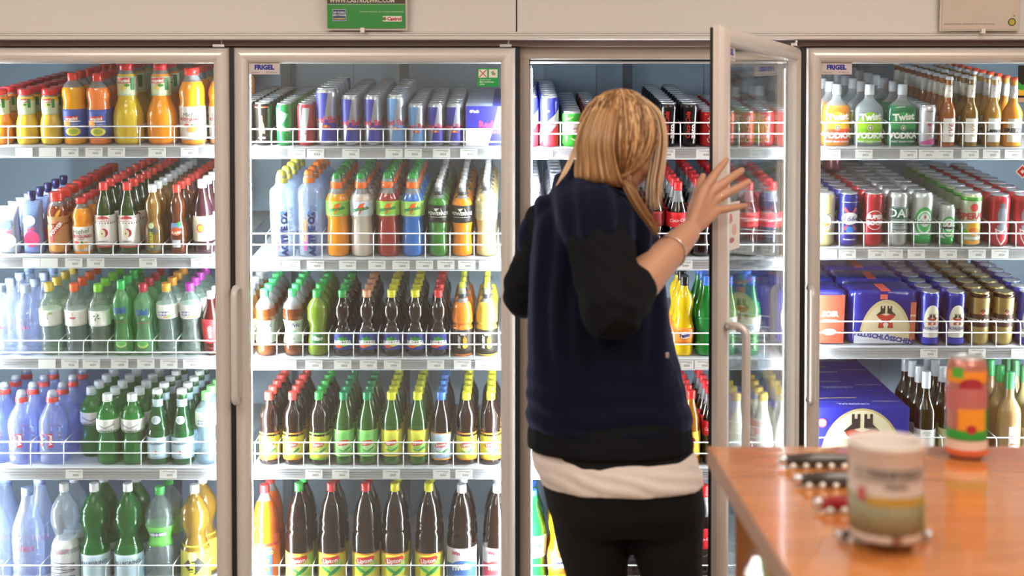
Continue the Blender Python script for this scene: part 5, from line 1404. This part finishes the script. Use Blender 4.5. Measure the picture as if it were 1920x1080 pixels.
LAN = Vector((LKN.x - .01, LKN.y + .06, .09)); RAN = Vector((RKN.x + .01, RKN.y + .05, .09))

yaw, pit = R_(48), R_(24)
FD = Vector((math.sin(yaw) * math.cos(pit), math.cos(yaw) * math.cos(pit), -math.sin(pit)))
RD = Vector((math.cos(yaw), -math.sin(yaw), 0)); UD = RD.cross(FD).normalized()
HM = Matrix((RD, FD, UD)).transposed()


def HL(x, y, z):
    return HC + HM @ Vector((x, y, z))


# ---- body: one continuous skin surface
bm = bmesh.new()
ring_loft(bm, tor([(y, a + 14, b - 14, r - .02) for y, a, b, r in TORSO + HIPS[1:]]))
# skull, jaw, chin, nose, brow, ears, neck
bm_ball(bm, HC + HM @ Vector((0, -.008, .012)), 1, 16, None, (.074, .092, .096), HM.to_4x4())
bm_ball(bm, HL(0, .030, -.045), 1, 14, None, (.058, .062, .070), HM.to_4x4())
bm_ball(bm, HL(0, .066, -.092), 1, 10, None, (.026, .024, .022), HM.to_4x4())
bm_tube(bm, [HL(0, .084, .012), HL(0, .098, -.012), HL(0, .108, -.030)], [.008, .010, .012], 10)
for s in (-1, 1):
    bm_ball(bm, HL(s * .012, .096, -.032), .008, 8)
    bm_ball(bm, HL(s * .077, -.008, -.012), 1, 10, None, (.009, .020, .031), HM.to_4x4())
    bm_ball(bm, HL(s * .046, .046, -.040), .030, 10)
bm_tube(bm, [HL(0, -.018, -.05), PT(1146, 335, WD), PT(1140, 365, WD)], [.056, .052, .060], 16)
# right arm
bm_tube(bm, [SR, SR.lerp(ER, .5), ER, ER.lerp(WR, .3), ER.lerp(WR, .7), WR], [.062, .054, .048, .049, .039, .029], 18)
hn = Vector((-.25, -.95, .15)).normalized()      # back of the hand faces this way
K = [PT(1319, 356, 2.985), PT(1329, 364, 2.995), PT(1335, 379, 3.0), PT(1338, 397, 2.995)]
TI = [PT(1362, 300, 3.045), PT(1391, 319, 3.055), PT(1404, 341, 3.055), PT(1399, 385, 3.05)]
for i, k in enumerate(K):
    base = WR.lerp(k, .25)
    bm_tube(bm, [base, WR.lerp(k, .62), k], [.018, .0175, .0145], 12)
for k, t_, r in zip(K, TI, (.0102, .0106, .0102, .009)):
    mid = k.lerp(t_, .48) + hn * .006; m2 = k.lerp(t_, .76) + hn * .003
    bm_tube(bm, [k - (t_ - k) * .1, k.lerp(t_, .15) + hn * .004, mid, m2, t_], [r * 1.25, r * 1.1, r * 1.06, r * .94, r * .76], 12)
thb = WR.lerp(K[0], .35)
bm_tube(bm, [thb, PT(1302, 385, 2.985), PT(1311, 352, 3.02), PT(1318, 330, 3.04)], [.017, .0145, .0105, .0085], 12)
# left arm, hand forward inside the cooler
bm_tube(bm, [SL, SL.lerp(EL, .5), EL, EL.lerp(WL, .5), WL], [.060, .052, .046, .040, .028], 16)
fl = Vector((0.15, .98, -.1)).normalized(); sl = Vector((0, .1, 1)).normalized()
bm_tube(bm, [WL, WL + fl * .05, WL + fl * .085], [.028, .034, .033], 14, (Vector((1, 0, 0)), .5))
for i in range(4):
    b0 = WL + fl * .08 + sl * (.024 - .016 * i)
    ln = (.066, .074, .069, .054)[i]
    bm_tube(bm, [b0, b0 + fl * ln * .5 + Vector((.004, 0, 0)), b0 + fl * ln * .85 + Vector((.018, 0, 0)), b0 + fl * ln + Vector((.028, 0, 0))], [.009, .0085, .0078, .0068], 10)
bm_tube(bm, [WL + fl * .02 + sl * .018, WL + fl * .05 + sl * .045, WL + fl * .08 + sl * .052], [.014, .0115, .009], 10)
# legs and feet
for hip, kn, an in ((LHIP, LKN, LAN), (RHIP, RKN, RAN)):
    bm_tube(bm, [hip, hip.lerp(kn, .5), kn, kn.lerp(an, .35), an], [.084, .076, .056, .054, .036], 18)
    bm_tube(bm, [an, an + Vector((.02, .07, -.045)), an + Vector((.04, .15, -.055))], [.036, .036, .028], 12)
body = rebase(remeshed('body', bm, .0036, 3, SKIN, woman))
# eyes, brows and mouth
for s in (-1, 1):
    bm = bmesh.new(); bm_ball(bm, HL(s * .031, .081, .006), .0115, 10)
    e = rebase(link('eye', bm_mesh('eye', bm, True), M('eye_white', (.8, .78, .75), .2), woman))
    bm = bmesh.new(); bm_ball(bm, HL(s * .031, .0895, .006), .0055, 8)
    rebase(link('iris', bm_mesh('iris', bm, True), M('iris_brown', (.06, .035, .02), .2), e))
    rebase(link('eyebrow', tube_me('eyebrow', [HL(s * .014, .092, .024), HL(s * .032, .088, .029), HL(s * .048, .074, .024)], [.002, .0032, .0015], 6), M('brow_hair', (.16, .09, .045), .7), woman))
rebase(link('lips', tube_me('lips', [HL(-.024, .083, -.060), HL(-.010, .092, -.056), HL(0, .0935, -.058), HL(.010, .092, -.056), HL(.024, .083, -.060)], [.002, .0058, .0064, .0058, .002], 8), M('lips_pink', (.5, .19, .16), .4), woman))

# ---- clothing
def vest_fold(co):
    x, z = co.x, co.z
    f = .005 * math.sin(x * 130 + 3.0 * noise.noise(Vector((x * 5, 0, z * 4)))) * max(0, min(1, (z - 1.0) * 4))
    f += .004 * noise.noise(Vector((x * 7 + z * 3, co.y * 7, z * 9)))
    f += .0032 * math.sin(z * 120 + x * 14 + 4 * noise.noise(co * 6)) * max(0, min(1, (1.12 - z) * 5))
    return f


bm = bmesh.new()
ring_loft(bm, tor(TORSO[1:], .004))
bm_tube(bm, [PT(1085, 372, WD), SR + Vector((-.01, 0, .01)), SR.lerp(ER, .22)], [.075, .083, .080], 20)
bm_tube(bm, [PT(1066, 395, WD), SL, SL.lerp(EL, .25)], [.062, .066, .066], 20)
vest = rebase(remeshed('fleece_vest', bm, .0065, 5, NAVY, woman, vest_fold))
bm = bmesh.new()
cpts = [PT(1064, 322, WD - .01), PT(1082, 334, WD - .06), PT(1120, 354, WD - .088), PT(1165, 374, WD - .085), PT(1205, 392, WD - .04), PT(1212, 380, WD + .04), PT(1165, 348, WD + .07), PT(1105, 320, WD + .06), PT(1070, 314, WD + .02)]
cl = catmull([(i, *p) for i, p in enumerate(cpts + cpts[:1])], 4)[:-1]
vs_, fs = [], []
npt = len(cl)
for i, q in enumerate(cl):
    p = Vector(q[1:4])
    for dz, o_ in ((-.05, .010), (-.015, .013), (.008, .012), (.019, .002), (.010, -.009), (-.04, -.012)):
        rad = (p - PT(1138, 352, WD)); rad.z = 0; rad.normalize()
        vs_.append(p + rad * o_ + Vector((0, 0, dz)))
for i in range(npt):
    for k in range(6):
        fs.append((i * 6 + k, i * 6 + (k + 1) % 6, ((i + 1) % npt) * 6 + (k + 1) % 6, ((i + 1) % npt) * 6 + k))
rebase(link('collar', mesh_from('collar', vs_, fs, True), NAVY, vest))
vest.children[0].matrix_parent_inverse = Matrix()
# zip of the side pocket
rebase(link('pocket_zip', tube_me('pocket_zip', [PT(1246, 640, WD - .075), PT(1255, 668, WD - .07), PT(1272, 715, WD - .06), PT(1284, 765, WD - .055)], .003, 6), M('zip_dark', (.02, .02, .025), .5), vest))
rebase(link('zip_slider', box_me('zip_slider', *[v for c, h in zip(PT(1251, 666, WD - .085), (.004, .003, .006)) for v in (c - h, c + h)], .001), STEEL, vest))


def sleeve_fold(co):
    k = .25 if co.z < 1.05 else 1
    return k * (.005 * noise.noise(Vector((co.x * 20, co.y * 20, co.z * 26))) + .0012 * math.sin(co.z * 110 + co.x * 60 + 5 * noise.noise(co * 9)))


CU = ER.lerp(WR, .26)
bm = bmesh.new()
bm_tube(bm, [SR, SR.lerp(ER, .35), SR.lerp(ER, .75), ER + Vector((0, -.006, -.004)), ER.lerp(CU, .55), CU], [.078, .076, .071, .064, .062, .058], 22)
bm_tube(bm, [SL, SL.lerp(EL, .5), EL, EL.lerp(WL, .55)], [.066, .060, .054, .048], 20)
ring_loft(bm, tor([(750, 1000, 1284, .128), (785, 992, 1294, .140), (806, 989, 1298, .1455), (826, 988, 1300, .151), (836, 989, 1300, .151)], .0))
top_ = rebase(remeshed('sleeved_top', bm, .0055, 4, BLK, woman, sleeve_fold))


def shirt_fold(co):
    return (.0014 if co.z < .845 else 0) * math.sin(co.z * 210 + co.x * 60 + 4 * noise.noise(co * 7)) + .002 * noise.noise(co * 14)


bm = bmesh.new()
ring_loft(bm, tor([(790, 1004, 1284, .125), (835, 997, 1294, .137), (850, 995, 1303, .145), (868, 999, 1310, .152), (885, 1006, 1316, .156), (901, 1013, 1320, .156)], .0))
rebase(remeshed('undershirt', bm, .006, 3, SHIRT, woman, shirt_fold))
bm = bmesh.new()
ring_loft(bm, tor([(790, 1000, 1286, .135), (860, 1004, 1304, .146), (910, 1018, 1316, .148), (950, 1026, 1322, .140), (985, 1040, 1318, .115)], .0))
for hip, kn, an in ((LHIP, LKN, LAN), (RHIP, RKN, RAN)):
    bm_tube(bm, [hip, hip.lerp(kn, .5), kn, kn.lerp(an, .35), an + Vector((0, 0, .02))], [.094, .087, .068, .066, .060], 20)
rebase(remeshed('trousers', bm, .008, 4, TROU, woman, lambda co: .003 * noise.noise(co * 9)))
for an in (LAN, RAN):
    bm = bmesh.new()
    bm_tube(bm, [an + Vector((0, -.02, -.02)), an + Vector((.015, .05, -.038)), an + Vector((.04, .16, -.05))], [.048, .048, .038], 14)
    for v in bm.verts: v.co.z = max(v.co.z, .012)
    sh = rebase(link('shoe', bm_mesh('shoe', bm, True), M('shoe_black', (.012, .011, .011), .4), woman))
    rebase(link('sole', box_me('sole', an.x - .035, an.x + .07, an.y - .065, an.y + .19, 0, .014, .004), M('sole_rubber', (.03, .03, .03), .7), sh))

# jewellery
bc = ER.lerp(WR, .76); ax = (WR - ER).normalized(); u = ax.orthogonal().normalized(); v_ = ax.cross(u)
br = [bc + ax * (.006 * math.cos(2 * a)) + (u * math.cos(a) + v_ * math.sin(a)) * .0395 for a in [2 * math.pi * i / 48 for i in range(48)]]
rebase(link('bracelet', tube_me('bracelet', br, [.0026 if i % 2 else .0013 for i in range(48)], 6, True), M('silver_chain', (.75, .68, .6), .25, metal=1), woman))
rc = K[2].lerp(TI[2], .22) + hn * .004; ax = (TI[2] - K[2]).normalized(); u = ax.orthogonal().normalized(); v_ = ax.cross(u)
rebase(link('finger_ring', tube_me('finger_ring', [rc + (u * math.cos(a) + v_ * math.sin(a)) * .0106 for a in [2 * math.pi * i / 24 for i in range(24)]], .0016, 6, True), M('gold_ring', (.8, .6, .3), .2, metal=1), woman))
for k, t_ in zip(K, TI):
    d = (t_ - k).normalized(); c = t_ - d * .004 + hn * .0068
    m4 = Matrix((d.cross(hn).normalized(), d, hn)).transposed().to_4x4()
    bm = bmesh.new(); bm_ball(bm, c, 1, 6, None, (.0046, .0066, .0014), m4)
    rebase(link('fingernail', bm_mesh('fingernail', bm, True), M('nail', (.62, .36, .28), .25), woman))

# ---- hair
def hair_mat(name, c1, c2):
    m = M(name, c1, .42, spec=.4)
    return m


HA = [hair_mat('hair_light', (.76, .50, .26), 0), hair_mat('hair_mid', (.36, .175, .066), 0), hair_mat('hair_dark', (.15, .06, .021), 0), hair_mat('hair_pale', (.80, .62, .42), 0)]
HX, HY, HZ = .095, .102, .113
HO = PT(1162, 260, WD - .03)
TIE = PT(1169, 338, WD - .10)
G = Vector(((TIE.x - HO.x) / HX, (TIE.y - HO.y) / HY, (TIE.z - HO.z) / HZ)).normalized()
rng = random.Random(3)
bm = bmesh.new(); bmesh.ops.create_uvsphere(bm, u_segments=48, v_segments=32, radius=1)
kill = []
for v in bm.verts:
    d = v.co.normalized()
    if d.dot(FD) > .45 and d.z < .75 or (d.z < -.38 and d.x > .18) or (d.z < -.1 and d.x > .72):
        kill.append(v)
    v.co = HO + Vector((d.x * HX, d.y * HY, d.z * HZ)) * .985
bmesh.ops.delete(bm, geom=kill, context='VERTS')
hb_ = rebase(link('hair', bm_mesh('hair', bm, True), HA[2], woman))
so = hb_.modifiers.new('s', 'SOLIDIFY'); so.thickness = .006; so.offset = -1


def strands(name, paths, mat, rad, parent):
    cu = bpy.data.curves.new(name, 'CURVE'); cu.dimensions = '3D'; cu.bevel_depth = rad; cu.bevel_resolution = 0; cu.use_fill_caps = False
    for pts in paths:
        sp = cu.splines.new('POLY'); sp.points.add(len(pts) - 1)
        for q, (p, w_) in zip(sp.points, pts):
            q.co = (*(Vector(p) - WOFF), 1); q.radius = w_
    cu.materials.append(mat)
    o = bpy.data.objects.new(name, cu); me = bpy.data.meshes.new_from_object(o); bpy.data.objects.remove(o)
    me.polygons.foreach_set('use_smooth', [True] * len(me.polygons))
    return tag(link(name, me, mat, parent), kind='stuff')


groups = [[], [], [], []]
T0 = Vector((.02, -.05, 1)).normalized()
for i in range(1500):
    ph = R_(rng.uniform(-125, 66))
    side = Vector((math.sin(ph), -math.cos(ph), rng.uniform(-.05, .15) - (.55 * rng.random() if ph < .3 else 0)))
    st = (T0 + Vector((rng.gauss(0, .10), rng.uniform(-.45, .75) , 0))).normalized()
    g = (G + Vector((rng.gauss(0, .05), 0, rng.gauss(0, .03)))).normalized()
    lift = 1 + abs(rng.gauss(0, .018))
    pts = []
    wv = rng.uniform(0, 6.3)
    for k in range(13):
        t = k / 12
        d = st * (1 - t) ** 2 + side * (2.0 * t * (1 - t) * 1.15) + g * t * t
        d.normalize()
        ll = 1 + (lift - 1) * math.sin(math.pi * min(1, t * 1.1)) + .006 * math.sin(t * 5 + wv)
        p = HO + Vector((d.x * HX * ll, d.y * HY * ll, d.z * HZ * ll))
        if t > .999: p = TIE + Vector((rng.gauss(0, .006), rng.gauss(0, .006), rng.gauss(0, .004)))
        pts.append((p, (.45 if k in (0, 12) else 1)))
    n_ = 1.3 * noise.noise(Vector((ph * 9, st.y * 2, 0))) + rng.gauss(0, .16)
    gi = 0 if n_ > .30 else 1 if n_ > -.08 else 2
    if ph > 1.15 and rng.random() < .5: gi = 3
    groups[gi].append(pts)
# pony tail
for i in range(110):
    o1 = Vector((rng.gauss(0, .0026), rng.gauss(0, .0028), rng.gauss(0, .0024)))
    seq = [(1169, 338, 2.825), (1179, 352, 2.80), (1195, 380, 2.795), (1215, 410, 2.80), (1232, 428 + rng.uniform(-8, 14), 2.81)]
    pts = []
    for k, q in enumerate(seq):
        sp_ = (1.0, 1.7, 1.9, 1.7, 1.0)[k]
        pts.append((PT(*q) + o1 * sp_, (1, 1, 1, .9, .3)[k]))
    groups[rng.choice((0, 1, 1, 2))].append([(Vector(c[1:4]), c[4]) for c in catmull([(k, *p, w_) for k, (p, w_) in enumerate(pts)], 3)])
# loose front strands beside the face
for i in range(230):
    j = rng.gauss(0, 1.25)
    seq = [(1195 + 6 * j, 175 + abs(j) * 4, 2.86), (1228 + 4 * j, 212, 2.875), (1238 + 4 * j, 255, 2.87), (1233 + 5 * j, 300, 2.87), (1226 + 5 * j, 345, 2.87), (1226 + 6 * j, 372 + rng.uniform(-10, 22), 2.87)]
    dd = rng.gauss(0, .012)
    pts = [(k, *PT(x, y, d + dd), (1, 1, 1, .9, .8, .2)[k]) for k, (x, y, d) in enumerate(seq)]
    groups[rng.choice((3, 3, 0, 1))].append([(Vector(c[1:4]), c[4]) for c in catmull(pts, 3)])
# hair hanging over the nape on the far side of the tie
for i in range(420):
    j = rng.random(); q_ = rng.gauss(0, 3)
    x1 = 1086 + 62 * j + q_; x2 = 1078 + 78 * j + q_
    dn = math.sqrt(max(0, 1 - ((x1 - 1162) / 92) ** 2))
    seq = [(1150 + 18 * j, 172 + 4 * j, 2.88), (1112 + 44 * j + q_, 205, 2.90 - .085 * dn), (x1, 262, 2.90 - .112 * dn), (x1 - 1 + 4 * j, 300, 2.90 - .108 * dn), (x2 + 6, 330 + 10 * j, 2.885 - .09 * dn), (x2 + 16, 342 + 10 * j, 2.89 - .07 * dn)]
    pts = [(k, *PT(x, y, d), (.5, 1, 1, 1, .9, .4)[k]) for k, (x, y, d) in enumerate(seq)]
    n_ = 1.4 * noise.noise(Vector((j * 22, 3, 0))) + rng.gauss(0, .14)
    groups[0 if n_ > .22 else 1 if n_ > -.15 else 2].append([(Vector(c_[1:4]), c_[4]) for c_ in catmull(pts, 3)])
# stray ends over the collar on the far side
for i in range(60):
    j = rng.uniform(0, 1)
    seq = [(1095 - 8 * j, 230, 2.87), (1084 - 6 * j, 270, 2.875), (1075 - 10 * j, 300, 2.855), (1062 - 22 * j, 326 + 26 * j, 2.845)]
    pts = [(k, *PT(x, y, d), (1, 1, .8, .2)[k]) for k, (x, y, d) in enumerate(seq)]
    groups[rng.choice((0, 3, 1))].append([(Vector(c[1:4]), c[4]) for c in catmull(pts, 3)])
for g, m in zip(groups, HA):
    strands('hair_strands', g, m, .0013, hb_)
bm = bmesh.new(); bm_ball(bm, TIE, 1, 8, None, (.017, .014, .012))
rebase(link('hair_tie', bm_mesh('hair_tie', bm, True), BLK, woman))

# ================================================================ counter in front
CZ = 1.0
cc = PT(1326, 840, (CAMZ - CZ) / ((840 - HOR) / FPX))
cx0, cy1 = cc.x, cc.y
WOOD = bpy.data.materials.new('counter_wood_laminate'); WOOD.use_nodes = True
nt = WOOD.node_tree; b = nt.nodes['Principled BSDF']
tc = nt.nodes.new('ShaderNodeTexCoord'); mp = nt.nodes.new('ShaderNodeMapping'); mp.inputs['Scale'].default_value = (2.2, 14, 2)
nz = nt.nodes.new('ShaderNodeTexNoise'); nz.inputs['Scale'].default_value = 2.4; nz.inputs['Detail'].default_value = 7; nz.inputs['Distortion'].default_value = .8
cr = nt.nodes.new('ShaderNodeValToRGB'); cr.color_ramp.elements[0].position = .3; cr.color_ramp.elements[0].color = (.52, .165, .034, 1); cr.color_ramp.elements[1].position = .75; cr.color_ramp.elements[1].color = (.64, .24, .06, 1)
nt.links.new(tc.outputs['Object'], mp.inputs['Vector']); nt.links.new(mp.outputs[0], nz.inputs['Vector']); nt.links.new(nz.outputs['Fac'], cr.inputs[0]); nt.links.new(cr.outputs[0], b.inputs['Base Color'])
b.inputs['Roughness'].default_value = .25; b.inputs['Specular IOR Level'].default_value = .5; b.inputs['Coat Weight'].default_value = 1; b.inputs['Coat Roughness'].default_value = .1; b.inputs['Coat IOR'].default_value = 1.55
EDGE = M('counter_edge_band', (.36, .20, .13), .45)
ct = tag(empty('counter', (cx0, cy1, 0)), 'orange-brown wooden shop counter with white tub and can on it', 'counter')
L_, D_ = 1.9, 2.2
link('counter_top', box_me('counter_top', .003, L_, -D_, -.003, CZ - .036, CZ), WOOD, ct)
link('edge_band', box_me('edge_band', 0, .003, -D_, 0, CZ - .036, CZ - .0005, .0008), EDGE, ct)
link('edge_band', box_me('edge_band', .003, L_, -.003, 0, CZ - .036, CZ - .0005), EDGE, ct)
link('side_panel', box_me('side_panel', .05, .07, -D_ + .02, -.03, .08, CZ - .036), WOOD, ct)
link('front_panel', box_me('front_panel', .07, L_ - .05, -.05, -.03, .08, CZ - .036), WOOD, ct)
link('plinth', box_me('plinth', .08, L_ - .08, -D_ + .05, -.07, 0, .08), BLACK, ct)


def on_counter(px, py):
    return PT(px, py, (CAMZ - CZ) / ((py - HOR) / FPX))


q = on_counter(1811, 860)
s_ = FPX / (q.y + CAMD)
hcan = (862 - 672) / s_; rcan = 36 / s_
put(can(hcan, rcan, 'b9776a', .3, 'silver', lambda h, r: [
    ('R', 0, h * .82, r * 5, h * .12, 'e8922e'), ('R', -r * .8, h * .86, r * .6, h * .1, '4fae3a'), ('E', -r * .1, h * .74, r * 1.2, h * .14, 'a02a34'), ('R', 0, h * .60, r * 4, h * .22, 'b86a68'),
    ('R', 0, h * .40, r * 1.5, h * .22, 'e8962a'), ('R', 0, h * .25, r * 4.2, h * .09, '2f9a3a'), ('R', r * .85, h * .38, r * .25, h * .26, '2f9a3a'), ('E', -r * .1, h * .31, r * .5, h * .09, 'b02a30'),
    ('R', 0, h * .15, r * 4.2, h * .09, 'e2c8b4'), ('R', 0, h * .08, r * 4.2, h * .05, 'd8623a')]), 'fruit_drink_can', (q.x, q.y + .0, CZ + .0005), (0, 0, 0), 'tall orange and green fruit drink can on the counter', 'can')

q = on_counter(1660, 1030)
s_ = FPX / (q.y + CAMD)
ht_ = (1030 - 850) / s_; rt_ = 71 / s_
t = tag(empty('plastic_tub', (q.x, q.y + .0, CZ + .018)), 'white plastic tub with faded label on the counter', 'tub')
link('tub_body', lathe_me('tub_body', [(0, rt_ * .93), (.004, rt_ * .955), (ht_ * .5, rt_ * .97), (ht_ * .93, rt_ * .985), (ht_ * .94, rt_ * 1.02), (ht_ * .985, rt_ * 1.02), (ht_, rt_ * .99), (ht_ * .97, rt_ * .93), (ht_ * .4, rt_ * .9)], 32, [M('tub_plastic', (.66, .58, .51), .4)]), None, t)
tl_ = link('label', lathe_me('label', [(ht_ * .08, rt_ * .962), (ht_ * .48, rt_ * .974)], 32, [paint('8f8a6a')]), None, t)
fm = lambda u, v, off: Vector(((rt_ * .985 + off) * math.sin(u / rt_), -(rt_ * .985 + off) * math.cos(u / rt_), v))
hm = ht_ * 1000; rm = rt_ * 1000
link('label_print', print_me('label_print', [('R', 0, hm * .70, rm * 2.5, hm * .14, 'a89a90'), ('T', 'TRINKGELD', 0, hm * .72, 11, '4a4644', 0, .03), ('T', 'Danke', 0, hm * .60, 9, '6a625c', 0, .02), ('R', 4, hm * .44, rm * 1.7, hm * .09, 'b8923a'), ('R', rm * 1.0, hm * .28, 8, hm * .36, '7f9a3a'), ('R', -rm * .95, hm * .50, 12, hm * .14, 'c0585a'), ('R', 0, hm * .05, 14, hm * .07, '8a5a3a')], fm, .006), None, tl_)

BODY = M('clip_dark', (.035, .025, .02), .25, coat=.6); REDB = M('clip_red', (.30, .012, .015), .25, coat=.6)
glint_white = M('glint_white', (.85, .78, .68), .15, coat=.6)
for i, (px, py, m, lb) in enumerate(((1462, 880, BODY, 'farthest from the tub'), (1490, 917, BODY, 'between the farthest one and the red one'), (1527, 964, REDB, ''), (1566, 1021, BODY, 'under the white tub'))):
    q = on_counter(px, py)
    lab = 'red glint-beaded hair clip with silver ends beside the tub' if m is REDB else f'dark glint-beaded hair clip with silver ends, {lb}'
    t = tag(empty('hair_clip', (q.x, q.y, CZ + (.0 if i == 3 else 0))), lab, 'hair clip', 'glint-beaded clips on the counter')
    Lc = .125
    r_ = .0095 if i == 3 else .013
    link('clip_body', tube_me('clip_body', [(.008 + Lc * k / 10, 0, r_ + .0005) for k in range(11)], [r_ * (.55 + .45 * math.sin(math.pi * (k + .6) / 11.2)) for k in range(11)], 14), m, t)
    for e_ in (0, 1):
        bm = bmesh.new(); bm_ball(bm, Vector((.006 + e_ * (Lc + .006), 0, r_ + .0005)), r_ * .72, 10)
        link('end_knob', bm_mesh('end_knob', bm, True), STEEL, t)
    bmb = bmesh.new(); bm_ball(bmb, Vector((0, 0, 0)), .0052, 7); glint_bead = bm_mesh('glint_bead', bmb, True); glint_bead.materials.append(glint_white)  # white beads added for the highlight spots along both clip edges
    for sgn in (-1, 1):
        for k in range(5):
            link('glint_bead', glint_bead, None, t, (.022 + k * .023, sgn * r_ * .95, .0056 if sgn < 0 else r_ * 1.2))
